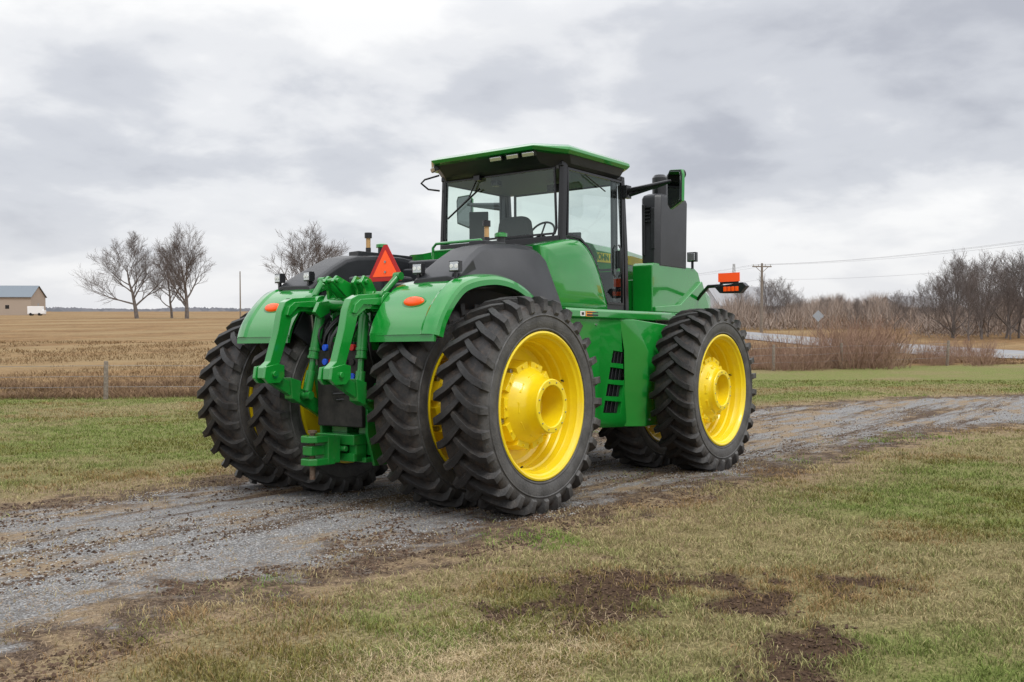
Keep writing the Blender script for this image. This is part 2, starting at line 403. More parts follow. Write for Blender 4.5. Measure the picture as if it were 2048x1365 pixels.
H=h.obj("hitch",GREEN,T,.007)
for sg in(-1,1):
    b=MB()
    b.tube([(-.70,sg*.30,1.92),(-.84,sg*.36,1.10)],.030,14);b.tube([(-.712,sg*.305,1.86),(-.78,sg*.335,1.46)],.050,14)
    b.tube([(-.80,sg*.345,1.32),(-.838,sg*.36,1.12)],.048,12);b.tube([(-.84,sg*.30,1.08),(-.84,sg*.44,1.08)],.042,12);b.tube([(-.70,sg*.24,1.93),(-.70,sg*.36,1.93)],.05,12)
    b.tube([(-.765,sg*.328,1.545),(-.77,sg*.33,1.515)],.057,14);b.tube([(-.78,sg*.335,1.47),(-.785,sg*.337,1.44)],.057,14)
    b.obj("lift_link",GREEND,H,.004)
    b=MB()
    b.prism([(-.2,.80),(-.58,1.00),(-.90,1.17),(-1.26,1.34),(-1.33,1.26),(-.95,1.05),(-.62,.86),(-.2,.66)],'y',sg*.42,sg*.485)
    b.tube([(-.60,sg*.38,.93),(-.60,sg*.53,.93)],.055,12);b.tube([(-.84,sg*.37,1.08),(-.84,sg*.53,1.08)],.045,12)
    b.prism([(-.88,1.22),(-1.02,1.26),(-1.00,1.05),(-.90,1.0)],'y',sg*.395,sg*.51)
    b.obj("draft_arm",GREEND,H,.008)
    b=MB();b.tube([(-.45,sg*.53,.80),(-.54,sg*.53,1.35)],.052,14,0);b.tube([(-.54,sg*.53,1.35),(-.62,sg*.53,1.90)],.026,12,1);b.tube([(-.53,sg*.53,1.30),(-.545,sg*.53,1.38)],.060,14,0);b.obj("lift_cylinder",[GREEND,STEEL],H)
    b=MB();b.tube([(-.66,sg*.48,2.04),(-.47,sg*.53,2.24)],.034,12,0);b.tube([(-.66,sg*.44,2.04),(-.66,sg*.54,2.04)],.05,12,0);b.tube([(-.47,sg*.49,2.24),(-.47,sg*.57,2.24)],.04,12,0);b.obj("stabiliser_cylinder",[GREEND],H)
    b=MB();b.prism([(-.42,1.20),(-.58,1.20),(-.70,.98),(-.70,.72),(-.60,.40),(-.3,.40),(-.3,1.20)],'y',sg*.30,sg*.335)
    b.tube([(-.6,sg*.28,.86),(-.6,sg*.36,.86)],.05,12)
    b.obj("side_plate",GREEND,H,.006)
b=MB();b.box((-.48,0,1.04),(.42,.60,.05));b.box((-.48,0,.46),(.42,.60,.05));b.box((-.36,0,.75),(.12,.60,.58))
b.box((-.66,0,1.0),(.04,.60,.12));b.box((-.54,.14,.75),(.16,.22,.5));b.box((-.54,-.20,.72),(.14,.16,.44))
b.box((-.80,0,.575),(.74,.125,.09))
b.prism([(-1.20,-.05),(-1.20,.05),(-1.14,.105),(-.92,.125),(-.92,-.125),(-1.14,-.105)],'z',.650,.715)
b.prism([(-1.20,-.05),(-1.20,.05),(-1.14,.105),(-.92,.125),(-.92,-.125),(-1.14,-.105)],'z',.435,.50)
b.box((-.93,0,.575),(.16,.24,.26));b.box((-.72,0,.66),(.18,.52,.10));b.box((-.72,0,.49),(.16,.50,.08))
b.tube([(-.82,-.17,.575),(-.82,.17,.575)],.03,10)
for q in(-.2,.2): b.box((-.70,q,.58),(.14,.10,.26))
b.obj("drawbar",GREEND,H,.010)
b=MB();b.tube([(-.42,0,.86),(-.62,0,.86)],.085,20,1);b.tube([(-.62,0,.86),(-.74,0,.86)],.032,14,0);b.obj("power_shaft",[STEEL,DARK],H)
b=MB();b.tube([(-1.10,0,.74),(-1.10,0,.30)],.026,14);b.tube([(-1.10,0,.74),(-1.10,0,.765)],.042,14);b.obj("hitch_pin",RUST,H)
b=MB()
for i in range(5):
    for j in range(3):
        y=-.19+i*.095;z=1.27+j*.14
        b.box((-.62,y,z),(.10,.070,.11),0)
        b.tube([(-.66,y,z),(-.73,y,z)],.026,10,3);b.tube([(-.73,y,z),(-.77,y,z)],.033,10,(1,0,2,0,1)[(i*2+j)%5])
b.box((-.54,0,1.42),(.10,.46,.42),0)
b.obj("hydraulic_coupler",[DARK,BLUE,RED,STEEL],H,.003)
R_=random.Random(4)
HOSE=mat("rubber_hose",(.018,.018,.018),.4)
for i in range(16):
    y=-.30+.04*i;q=R_.uniform(-.10,.10);k=R_.uniform(.02,.18);dp=R_.uniform(.14,.30);ln=R_.uniform(.6,.95)
    b=MB();P=[]
    for s in range(11):
        u=s/10;P.append((-.48-dp*math.sin(math.pi*u)-k*math.sin(2*math.pi*u)*.5,y+q*math.sin(math.pi*u),1.92-u*ln))
    b.tube(P,R_.choice((.012,.015,.018)),8);b.obj("hydraulic_hose",HOSE,H)
for zz_,rr in((1.12,.16),(1.06,.12)):
    b=MB();b.tube([(-.50,-.24,zz_+.02),(-.62-rr*.5,-.16,zz_-.01),(-.66-rr,.0,zz_-.02),(-.62-rr*.5,.16,zz_-.01),(-.50,.24,zz_+.02)],.013,8);b.obj("hydraulic_hose",HOSE,H)
# ---- cab
XR,XF,YW=1.86,3.22,.90
ZT=3.62
b=MB()
for sg in(-1,1):
    b.loft([[Vector((x,y*sg,z)) for x,y in[(XR-.04+dx,YW-.05),(XR-.03+dx,YW+.01),(XR+.05+dx,YW+.02),(XR+.05+dx,YW-.04)]] for z,dx in((1.95,.06),(2.75,.0),(ZT+.04,.05))])
    b.loft([[Vector((x,y*sg,z)) for x,y in[(XF-.03+dx,YW-.05),(XF-.03+dx,YW+.02),(XF+.05+dx,YW+.02),(XF+.05+dx,YW-.05)]] for z,dx in((1.95,.06),(2.75,.04),(ZT+.04,-.03))])
    b.box((2.54,sg*(YW-.03),ZT+.015),(1.36,.08,.06))
    b.box((2.54,sg*(YW-.05),2.0),(1.5,.1,.14))
b.box((XR+.06,0,ZT+.02),(.10,1.8,.09));b.box((XF,0,ZT),(.1,1.76,.07))
b.box((XR+.0,0,2.77),(.10,1.76,.09));b.box((XF+.05,0,2.45),(.08,1.7,.08))
b.box((XF+.05,0,2.2),(.05,1.7,.45));b.box((2.5,0,1.98),(1.45,1.76,.1));b.box((XR+.02,0,2.4),(.06,1.7,.75))
CAB=b.obj("cab",BLKG,T,.012)
for sg in(-1,1):
    b=MB()
    poly=catmull([(1.30,2.66),(1.60,2.72),(1.95,2.78),(2.2,2.76),(2.40,2.63),(2.56,2.43),(2.68,2.2),(2.76,2.02)],3)+[(2.76,1.98),(1.50,1.98),(1.40,2.3)]
    def off(p,k,y):
        cx,cz=2.0,2.35;return Vector((cx+(p[0]-cx)*k,sg*y,cz+(p[1]-cz)*k))
    b.loft([[off(p,1,.72) for p in poly],[off(p,1,.90) for p in poly],[off(p,.985,.945) for p in poly],[off(p,.93,.975) for p in poly],[off(p,.80,.992) for p in poly],[off(p,.4,1.0) for p in poly]])
    b.obj("cab_side_panel",GREEN,CAB,.0,sharp=.9)
def offset(poly,d):
    n=len(poly);out=[]
    A=sum(poly[i][0]*poly[(i+1)%n][1]-poly[(i+1)%n][0]*poly[i][1] for i in range(n));s=1 if A>0 else -1
    for i in range(n):
        p0,p1,p2=Vector(poly[i-1]),Vector(poly[i]),Vector(poly[(i+1)%n])
        e1=(p1-p0).normalized();e2=(p2-p1).normalized()
        n1=Vector((-e1.y,e1.x))*s;n2=Vector((-e2.y,e2.x))*s
        m=(n1+n2);m=m/max(.3,m.dot(n1)) if m.length>1e-6 else n1
        q=p1+m*d;out.append((q.x,q.y))
    return out
def pane(name,poly,ax,c,parent,fw=.03,fd=.03,mats=(GLASS,BLKG)):
    b=MB();n=len(poly)
    mk={'y':lambda p,q:(p[0],q,p[1]),'x':lambda p,q:(q,p[0],p[1])}[ax]
    b.add([mk(p,c) for p in poly],[tuple(range(n))],0)
    inn=offset(poly,fw)
    rings=[[mk(p,c-fd/2) for p in poly],[mk(p,c+fd/2) for p in poly],[mk(p,c+fd/2) for p in inn],[mk(p,c-fd/2) for p in inn]]
    v=[p for r in rings for p in r];f=[]
    for k in range(4):
        for i in range(n):
            j=(i+1)%n;K=(k+1)%4;f.append((k*n+i,k*n+j,K*n+j,K*n+i))
    b.add(v,f,1)
    return b.obj(name,list(mats),parent,sharp=.5)
pane("rear_window",[(-.81,2.83),(.81,2.83),(.84,2.9),(.82,3.60),(-.82,3.60),(-.84,2.9)],'x',XR-.02,CAB,.022,.02)
DP=[(1.93,2.82)]+catmull([(2.2,2.80),(2.43,2.66),(2.60,2.45),(2.72,2.2),(2.82,2.06)],3)+[(3.20,2.06),(3.19,3.60),(1.95,3.60)]
dr=pane("door",DP,'y',-.905,CAB,.026,.03)
pane("side_window",DP,'y',.905,CAB,.026,.03)
pane("windshield",[(-.80,2.5),(.80,2.5),(.80,3.60),(-.80,3.60)],'x',XF+.03,CAB,.03,.02)
b=MB();b.box((3.08,-.925,2.62),(.03,.03,.22));b.tube([(3.06,-.93,2.4),(3.06,-.96,2.45),(3.06,-.96,2.75),(3.06,-.93,2.8)],.012,8);b.obj("door_handle",BLK,CAB,.004)
for q in(-.86,.86):
    b=MB();b.box((3.05,q,2.85),(.07,.04,1.5));b.obj("inner_post",BLKG,CAB,.01)
# roof
def ro(x0,x1,w,ch):
    return [(x0,-w+ch*1.1),(x0+ch*1.3,-w),(x1-.2,-w),(x1,-w+.2),(x1,w-.2),(x1-.2,w),(x0+ch*1.3,w),(x0,w-ch*1.1)]
def ringz(poly,z,dz=None):
    return [Vector((p[0],p[1],z+(dz(p) if dz else 0))) for p in poly]
dz1=lambda p:.030 if p[0]<1.6 else 0
R=MB()
R.loft([ringz(ro(1.62,3.26,.92,.25),3.725,dz1),ringz(ro(1.51,3.36,1.0,.25),3.732,dz1),ringz(ro(1.49,3.39,1.025,.25),3.77,dz1),ringz(ro(1.50,3.38,1.02,.25),3.805),ringz(ro(1.56,3.33,.975,.25),3.84),ringz(ro(1.68,3.24,.88,.25),3.868),ringz(ro(1.95,3.0,.62,.2),3.885)])
RO=R.obj("roof",GREEN,CAB,.014,seg=3)
b=MB()
b.loft([ringz(ro(1.80,3.24,.90,.12),3.60),ringz(ro(1.68,3.28,.95,.22),3.64),ringz(ro(1.55,3.34,.99,.25),3.755),ringz(ro(1.64,3.26,.90,.25),3.80)])
b.obj("roof_underside",BLK,RO,.006)
for y in(-.66,-.44,-.20,.80):
    b=MB();b.box((0,0,0),(.05,.18,.06),0);b.box((-.03,0,0),(.012,.16,.046),1)
    sd=abs(y)>.7
    o=b.obj("roof_lamp",[BLKG,SILV],RO,.006);o.location=(1.555 if not sd else 1.62,y,3.722);o.rotation_euler=(0,-.35,0 if not sd else -.6)
b=MB()
b.tube([(1.72,.82,3.66),(1.66,1.0,3.62),(1.66,1.06,3.58),(1.78,1.05,3.52),(1.86,.93,3.50)],.012,8);b.obj("grab_handle",BLKG,CAB)
b=MB();b.tube([(1.9,.25,3.85),(1.9,.25,3.92)],.03,12);b.obj("antenna",BLKG,RO,.004)
b=MB();b.box((2.2,-.15,3.885),(.5,1.0,.05));b.obj("roof_hatch",GREEN,RO,.02)
b=MB();b.tube([(1.81,.28,3.6),(1.80,.42,3.35),(1.80,.72,3.15)],.010,8);b.tube([(1.80,.25,3.45),(1.80,.75,3.13)],.012,8);b.box((1.80,.28,3.58),(.05,.09,.06))
b.obj("wiper",BLKG,CAB)
b=MB();b.tube([(2.3,-.93,3.56),(2.75,-.93,3.42)],.008,8);b.obj("wiper",BLKG,CAB)
# interior
b=MB();b.box((2.42,.05,2.60),(.5,.5,.14));
b.loft([[Vector((2.18+dx,y+.05,z)) for y,dx in((-w,0),(w,0),(w,.13),(-w,.13))] for z,w in((2.55,.22),(2.9,.25),(3.08,.22),(3.14,.15))])
b.box((2.4,.05,2.3),(.35,.35,.5))
b.box((2.35,-.28,2.78),(.45,.09,.08))
b.obj("seat",SEATM,CAB,.04,seg=3)
b=MB();b.box((2.5,-.45,2.62),(.6,.2,.25));b.box((2.85,-.40,2.9),(.05,.2,.14),0,(0,0,.4));b.tube([(2.6,-.42,2.7),(2.82,-.42,2.88)],.018,8);b.tube([(2.45,-.4,2.72),(2.42,-.4,2.88)],.025,8)
b.obj("armrest_console",INT,CAB,.02)
b=MB();b.box((3.0,.1,2.45),(.3,.4,.8));b.tube([(2.95,.05,2.7),(2.80,.05,2.95)],.03,10);b.obj("dash",INT,CAB,.02)
b=MB();b.box((2.3,.66,3.05),(.04,.24,.42),0,(0,0,.5));b.tube([(2.45,.7,2.6),(2.32,.66,2.9)],.015,8);b.obj("side_screen",INT,CAB,.02)
b=MB()
C=Vector((2.78,.03,2.97));ux=Vector((.5,0,.86)).normalized();uy=Vector((0,1,0))
b.tube([C+.19*(math.cos(t)*ux+math.sin(t)*uy) for t in[2*math.pi*k/28 for k in range(29)]],.014,8)
for t in(0,2.1,4.2):b.tube([C,C+.19*(math.cos(t)*ux+math.sin(t)*uy)],.012,6)
b.obj("steering_wheel",BLKG,CAB)
b=MB();b.box((2.5,0,3.60),(1.3,1.7,.05));b.obj("headliner",INT,CAB,.01)
b=MB();b.box((2.6,-.3,3.5),(.06,.2,.1));b.tube([(2.6,-.3,3.5),(2.6,-.3,3.6)],.01,6);b.obj("cab_mirror",BLKG,CAB,.01)
b=MB();b.box((2.0,.15,3.53),(.1,.1,.07));b.obj("camera_unit",BLKG,CAB,.01)
# mirrors
for sg in(-1,1):
    b=MB();b.tube([(3.24,sg*.93,3.47),(3.22,sg*1.15,3.49),(3.22,sg*1.58,3.54)],[.045,.038,.024],10,0);b.box((3.24,sg*.95,3.47),(.12,.06,.16),0)
    b.tube([(3.22,sg*1.0,3.43),(3.22,sg*1.5,3.51)],[.03,.012],8,0)
    o=b.obj("mirror_arm",BLKG,CAB,.004)
    b=MB();pts=[(-.11,3.22),(.08,3.14),(.12,3.2),(.12,3.56),(.08,3.62),(-.10,3.60),(-.12,3.54)]
    if sg>0: pts=[(-y,z) for y,z in pts]
    b.prism(pts,'x',.008,.05,0);b.prism([(y*.96,3.38+(z-3.38)*.97) for y,z in pts],'x',-.008,.010,2);b.prism([(y*.86,3.38+(z-3.38)*.90) for y,z in pts],'x',-.012,-.006,1)
    m=b.obj("mirror",[GREEN,MIRG,BLKG],CAB,.006);m.location=(3.20,sg*1.63,.06);m.rotation_euler=(0,0,sg*.30)
# ---- hood and side engine housing
b=MB()
rings=[]
for x,w,z in((3.32,.45,2.90),(4.2,.47,2.87),(5.2,.50,2.77),(6.2,.52,2.58),(6.6,.48,2.42),(6.75,.42,2.2)):
    rings.append([Vector((x,y,q)) for y,q in((-w,1.5),(-w,z-.12),(-w+.06,z-.03),(-w+.16,z),(w-.16,z),(w-.06,z-.03),(w,z-.12),(w,1.5))])
b.loft(rings);HD=b.obj("hood",GREEN,T,.015)
for sg in(-1,1):
    b=MB();b.loft([[Vector((x,sg*(w+.004),z1)),Vector((x,sg*(w+.009),z1)),Vector((x,sg*(w+.009),z2)),Vector((x,sg*(w+.004),z2))] for x,w,z1,z2 in((3.32,.45,2.635,2.755),(4.2,.47,2.645,2.765),(5.2,.5,2.58,2.68))])
    b.obj("hood_stripe",YEL,HD)
tcv=bpy.data.curves.new("t",'FONT');tcv.body="JOHN DEERE";tcv.size=.115;tcv.extrude=.002;tcv.offset=.0022
to=bpy.data.objects.new("t",tcv);COL.objects.link(to);bpy.context.view_layer.update()
tm=bpy.data.meshes.new_from_object(to.evaluated_get(bpy.context.evaluated_depsgraph_get()));bpy.data.objects.remove(to)
tm.materials.clear();tm.materials.append(GREEN)
lo=link("lettering",tm,HD,(3.30,-.464,2.665));lo.rotation_euler=(math.pi/2,0,-.022)
b=MB();b.prism([(6.76,-.4),(6.8,-.35),(6.8,.35),(6.76,.4)],'z',1.5,2.2);b.obj("grille",BLK,HD,.01)
for sg in(-1,1):
    b=MB()
    b.prism([(3.66,1.985),(3.66,2.58),(3.70,2.615),(4.86,2.61),(4.98,2.56),(5.20,2.14),(5.20,1.985)],'y',sg*.78,sg*1.07)
    b.prism([(3.66,1.985),(3.66,2.05),(4.35,2.10),(5.0,2.44),(5.20,2.12),(5.20,1.985)],'y',sg*1.06,sg*1.12)
    b.box((4.4,sg*.62,2.2),(1.4,.3,.42))
    b.obj("engine_side_housing",GREEN,T,.014,seg=3)
def ypan(x,z):
    y0=1.06+.07*(z-.66)/1.21;y1=1.14+.01*(z-.64)/1.23;xe=2.86-.14*(z-.64)/1.23
    return y0+(x-2.3)/(xe-2.3)*(y1-y0)
for sg in(-1,1):
    P=lambda x,y,z:Vector((x,sg*y,z))
    b=MB()
    b.loft([[P(1.60,.6,.62),P(1.60,.98,.62),P(1.60,1.04,.70),P(1.60,1.12,1.87),P(1.60,.6,1.87)],
            [P(2.30,.6,.60),P(2.30,1.02,.60),P(2.30,1.06,.66),P(2.30,1.13,1.87),P(2.30,.6,1.87)],
            [P(2.86,.6,.58),P(2.86,1.10,.58),P(2.86,1.14,.64),P(2.72,1.15,1.87),P(2.72,.6,1.87)]])
    TP=b.obj("tank_panel",GREEN,T)
    c=MB();vents=[]
    for i in range(4):
        z=.76+i*.195;x0=2.42+.045*i;x1=2.74+.030*i
        q=[(x0,z+.01),(x1,z-.012),(x1+.025,z+.125),(x0+.035,z+.155)]
        vents.append(q)
        c.add([(x,sg*(ypan(x,zq)-.07),zq) for x,zq in q]+[(x,sg*(ypan(x,zq)+.10),zq) for x,zq in q],[(0,1,2,3),(7,6,5,4),(0,4,5,1),(1,5,6,2),(2,6,7,3),(3,7,4,0)])
    CT=c.obj("cut",GREEN,T)
    bm_=TP.modifiers.new("b",'BOOLEAN');bm_.object=CT;bm_.operation='DIFFERENCE';bm_.solver='EXACT'
    bpy.context.view_layer.update()
    nm=bpy.data.meshes.new_from_object(TP.evaluated_get(bpy.context.evaluated_depsgraph_get()))
    TP.modifiers.clear();TP.data=nm;bpy.data.objects.remove(CT)
    bev(TP,.008,2)
    for q in vents:
        qq=[(x+(.004 if k in(0,3) else -.004),z+(.004 if k<2 else -.004)) for k,(x,z) in enumerate(q)]
        b=MB();b.add([(x,sg*(ypan(x,z)-.068),z) for x,z in qq]+[(x,sg*(ypan(x,z)-.045),z) for x,z in qq],[(0,1,2,3),(7,6,5,4),(0,4,5,1),(1,5,6,2),(2,6,7,3),(3,7,4,0)])
        for j in range(3):
            u=(j+1)/4;xa=q[0][0]*(1-u)+q[1][0]*u;za=(q[0][1]*(1-u)+q[1][1]*u)+.006;zb=(q[3][1]*(1-u)+q[2][1]*u)-.006;xb=q[3][0]*(1-u)+q[2][0]*u
            b.tube([(xa,sg*(ypan(xa,za)-.03),za),(xb,sg*(ypan(xb,zb)-.03),zb)],.006,6)
        b.obj("side_vent",BLKG,TP)
    b=MB()
    b.loft([[Vector((x,sg*.5,1.98)),Vector((x,sg*yo,1.98)),Vector((x,sg*(yo+.02),1.95)),Vector((x,sg*(yo+.02),1.88)),Vector((x,sg*(yo-.02),1.86)),Vector((x,sg*.5,1.88))] for x,yo in((1.55,1.14),(3.0,1.16),(4.4,1.18),(4.75,1.15))])
    b.loft([[P(2.86,1.10,.58),P(3.04,1.30,.58),P(3.34,1.31,.58),P(3.34,1.12,.58)],
            [P(2.84,1.12,1.1),P(3.05,1.33,1.1),P(3.34,1.34,1.1),P(3.34,1.12,1.1)],
            [P(2.82,1.13,1.5),P(3.04,1.35,1.48),P(3.36,1.38,1.45),P(3.36,1.12,1.5)],
            [P(2.70,1.14,1.87),P(2.92,1.22,1.87),P(3.62,1.38,1.80),P(3.62,1.12,1.85)]])
    SP=b.obj("side_panel",GREEN,T,.010)
    for x,z in((3.1,.66),(3.12,1.2),(1.75,1.80),(2.2,1.80)):
        b=MB();yy=1.325 if x>3 else 1.125;b.tube([(x,sg*(yy-.01),z),(x,sg*(yy+.012),z)],.012,6);b.obj("panel_bolt",STEEL,SP)
    if sg<0:
        b=MB();b.box((1.86,-1.163,1.918),(.10,.004,.055),0);b.box((2.06,-1.165,1.918),(.28,.004,.06),1);b.box((2.06,-1.168,1.935),(.24,.004,.010),2);b.box((2.06,-1.168,1.905),(.24,.004,.018),2);b.box((1.86,-1.166,1.918),(.05,.004,.03),2)
        b.obj("warning_label",[WHITE,mat("orange_label",(.8,.3,.05),.5),BLKG],SP)
# exhaust tower
b=MB()
def prof(x0,x1,y0,y1,z,dz=0): return [Vector((x,-y,z+dz*(x-x0))) for x,y in((x0+.05,y0),(x0,y0+.04),(x0,y1-.06),(x0+.06,y1),(x1-.05,y1),(x1,y1-.05),(x1,y0))]
b.loft([prof(3.80,4.64,.82,1.08,2.59),prof(3.80,4.64,.82,1.10,3.46),prof(3.82,4.63,.83,1.09,3.50),prof(3.88,4.58,.86,1.06,3.525)])
b.prism([(-.86,2.72),(-.90,2.72),(-.90,3.38),(-.86,3.38)],'x',3.77,3.80)
b.prism([(-.98,2.8),(-1.04,2.8),(-1.04,3.33),(-.98,3.33)],'x',3.785,3.80)
TW=b.obj("exhaust_tower",BLK,T,.014)
for i in range(5):
    b=MB();b.box((3.79,-.93,3.16+i*.045),(.03,.10,.014));b.obj("tower_louvre",BLKG,TW)
b=MB();b.tube([(4.12,-.94,3.50),(4.12,-.94,3.76),(4.12,-.94,3.80)],[.10,.10,.07],20);b.tube([(4.34,-.94,3.5),(4.34,-.94,3.72),(4.38,-.96,3.80),(4.46,-1.0,3.85),(4.58,-1.05,3.87)],.06,16)
b.obj("exhaust_pipe",BLKG,TW)
b=MB();b.box((0,0,-.10),(.03,.03,.12),0);b.box((0,0,0),(.07,.13,.13),0);b.box((-.037,0,0),(.01,.1,.1),1)
o=b.obj("work_lamp",[BLKG,SILV],T,.008);o.location=(4.78,-1.08,2.76)
for sg in(-1,1):
    b=MB();b.tube([(4.95,sg*1.0,2.10),(4.80,sg*1.2,2.25),(4.64,sg*1.38,2.34),(4.60,sg*1.6,2.34)],[.02,.025,.025,.025],8,0)
    b.prism([(sg*1.50,2.33),(sg*1.90,2.37),(sg*1.95,2.32),(sg*1.86,2.23),(sg*1.58,2.24)],'x',4.55,4.66,0)
    for i in range(4): b.box((4.543,sg*(1.66+i*.055),2.29),(.014,.044,.06),1)
    b.box((4.59,sg*1.70,2.385),(.02,.26,.05),0)
    OL=b.obj("outrigger_lamp",[BLKG,AMB],T,.004)
    b=MB();b.box((4.58,sg*1.70,2.445),(.008,.30,.115),0);b.obj("marker_panel",[ORG],OL)
# ================================================================== GROUND
def axis(lo,hi,fine,mx):
    a=list(np.arange(lo,hi+1e-6,fine));s=fine;x=a[-1]
    while x<mx: s*=1.10;x+=s;a.append(x)
    s=fine;x=a[0];pre=[]
    while x>-mx: s*=1.10;x-=s;pre.append(x)
    return np.array(pre[::-1]+a)
gx=axis(-9,26,.16,3500);gy=axis(-9,14,.16,3500)
def micro(x,y): return np.exp(-(np.hypot(x,y)/25)**2)*((fbm(x*2.2,y*2.2,9,3)-.5)*.04)
def sheet(name,gx,gy,mats,dz=0,keep=None):
    X,Y=np.meshgrid(gx,gy,indexing='ij');x=X.ravel();y=Y.ravel()
    z=terrain(x,y)+dz+micro(x,y)
    V=np.stack([x,y,z],1);nx,ny=X.shape
    i=np.arange(nx-1)[:,None]*ny+np.arange(ny-1)[None,:]
    F=np.stack([i,i+ny,i+ny+1,i+1],-1).reshape(-1,4)
    if keep is not None:
        c=V[F].mean(1);F=F[keep(c[:,0],c[:,1])]
        u=np.unique(F);mp=np.zeros(len(V),int)-1;mp[u]=np.arange(len(u));V=V[u];F=mp[F]
    me=np_mesh(name,V,F,mats,True)
    at=me.attributes.new("masks",'FLOAT_COLOR','POINT')
    x,y=V[:,0],V[:,1]
    C=np.stack([np.clip(.5-drive_sd(x,y)*.25,0,1),field_f(x,y),green_f(x,y),mud_f(x,y)],1)
    at.data.foreach_set('color',C.astype(np.float32).ravel())
    a2=me.attributes.new("ditch",'FLOAT','POINT');a2.data.foreach_set('value',ditch_f(x,y).astype(np.float32))
    return link(name,me)
def ground_mat():
    m,t,p=newmat("ground_cover");N=t.nodes;L=t.links
    geo=N.new('ShaderNodeNewGeometry');at=N.new('ShaderNodeAttribute');at.attribute_name="masks"
    ad=N.new('ShaderNodeAttribute');ad.attribute_name="ditch"
    sp=N.new('ShaderNodeSeparateColor');L.new(at.outputs['Color'],sp.inputs[0])
    def noise(sc,det=6,ro=.6,sx=1,sy=1,rot=0):
        mp=N.new('ShaderNodeMapping');mp.inputs['Scale'].default_value=(sx,sy,1);mp.inputs['Rotation'].default_value=(0,0,rot);L.new(geo.outputs['Position'],mp.inputs[0])
        n=N.new('ShaderNodeTexNoise');n.inputs['Scale'].default_value=sc;n.inputs['Detail'].default_value=det;n.inputs['Roughness'].default_value=ro
        L.new(mp.outputs[0],n.inputs['Vector']);return n.outputs['Fac']
    def ramp(f,*st):
        r=N.new('ShaderNodeValToRGB');e=r.color_ramp.elements
        e[0].position=st[0][0];e[0].color=(*st[0][1],1);e[1].position=st[-1][0];e[1].color=(*st[-1][1],1)
        for q,c in st[1:-1]: x=e.new(q);x.color=(*c,1)
        L.new(f,r.inputs[0]);return r.outputs[0]
    def mix(f,a,b):
        x=N.new('ShaderNodeMixRGB')
        L.new(f,x.inputs[0])
        for k,v in((1,a),(2,b)):
            if isinstance(v,tuple): x.inputs[k].default_value=(*v,1)
            else: L.new(v,x.inputs[k])
        return x.outputs[0]
    def mth(op,a,b=None):
        x=N.new('ShaderNodeMath');x.operation=op
        for k,v in enumerate((a,b)):
            if v is None: continue
            if isinstance(v,(int,float)): x.inputs[k].default_value=v
            else: L.new(v,x.inputs[k])
        return x.outputs[0]
    def mr(f,a,b,c=0,d=1):
        x=N.new('ShaderNodeMapRange');L.new(f,x.inputs[0])
        for k,v in enumerate((a,b,c,d)): x.inputs[k+1].default_value=v
        return x.outputs[0]
    n_f=noise(38,5,.7);n_m=noise(3.2,6,.65);n_l=noise(.7,5,.6)
    thatch=ramp(n_f,(.3,(.08,.062,.033)),(.5,(.215,.17,.085)),(.7,(.37,.30,.165)))
    greenc=ramp(n_f,(.3,(.055,.068,.016)),(.5,(.15,.178,.048)),(.7,(.27,.28,.095)))
    gf=mth('MULTIPLY',sp.outputs[2],mr(n_m,.35,.6,.35,1.0))
    lawn=mix(gf,thatch,greenc)
    fieldc=mix(mr(noise(.22,12,.85,.5,1.6,.65),.42,.58),(.185,.105,.046),(.32,.205,.10))
    fieldc=mix(mr(noise(.7,14,.95,1,1),.47,.56,0,.85),fieldc,(.12,.07,.034))
    fieldc=mix(mr(noise(.05,6,.7,.4,1.3,.65),.46,.58,0,.6),fieldc,(.30,.225,.12))
    fieldc=mix(mth('MULTIPLY',ad.outputs['Fac'],mr(n_m,.35,.62,.55,.95)),fieldc,ramp(n_m,(.38,(.030,.020,.015)),(.62,(.15,.095,.06))))
    lawn=mix(sp.outputs[1],lawn,fieldc)
    vo=N.new('ShaderNodeTexVoronoi');vo.inputs['Scale'].default_value=70;L.new(geo.outputs['Position'],vo.inputs['Vector'])
    sv=N.new('ShaderNodeSeparateColor');L.new(vo.outputs['Color'],sv.inputs[0])
    grav=ramp(sv.outputs[0],(.0,(.15,.148,.145)),(.5,(.28,.275,.27)),(1,(.44,.435,.43)))
    grav=mix(mr(vo.outputs['Distance'],.3,.8,0,.7),grav,(.09,.085,.08))
    dirt=ramp(n_f,(.3,(.028,.018,.012)),(.5,(.090,.062,.043)),(.72,(.21,.155,.115)))
    dn=noise(1.0,8,.72,.16,1.5)
    drv=mix(mr(dn,.49,.56),grav,dirt)
    dead=ramp(n_f,(.3,(.12,.085,.052)),(.6,(.32,.235,.145)))
    drv=mix(mr(noise(1.5,8,.78,.4,1),.50,.58,0,.9),drv,dead)
    dm=mth('ADD',sp.outputs[0],mr(n_m,.2,.8,-.24,.24))
    dm=mth('ADD',dm,mr(n_l,.2,.8,-.18,.18))
    lawn=mix(mr(dm,.20,.40),lawn,dead)
    fr=mr(dm,.38,.48);col=mix(fr,lawn,dirt)
    col=mix(mr(dm,.52,.66),col,drv)
    mud=ramp(n_f,(.3,(.028,.015,.010)),(.6,(.085,.050,.033)))
    col=mix(mr(at.outputs['Alpha'],.12,.6,0,.95),col,mud)
    L.new(col,p.inputs['Base Color']);p.inputs['Roughness'].default_value=.95;p.inputs['Specular IOR Level'].default_value=.12
    hh=mth('ADD',n_f,mth('MULTIPLY',n_m,1.5));hh=mth('ADD',hh,mth('MULTIPLY',vo.outputs['Distance'],-.4))
    bp=N.new('ShaderNodeBump');bp.inputs['Strength'].default_value=.8;bp.inputs['Distance'].default_value=.025
    L.new(hh,bp.inputs['Height']);L.new(bp.outputs['Normal'],p.inputs['Normal'])
    return m
GM=ground_mat()
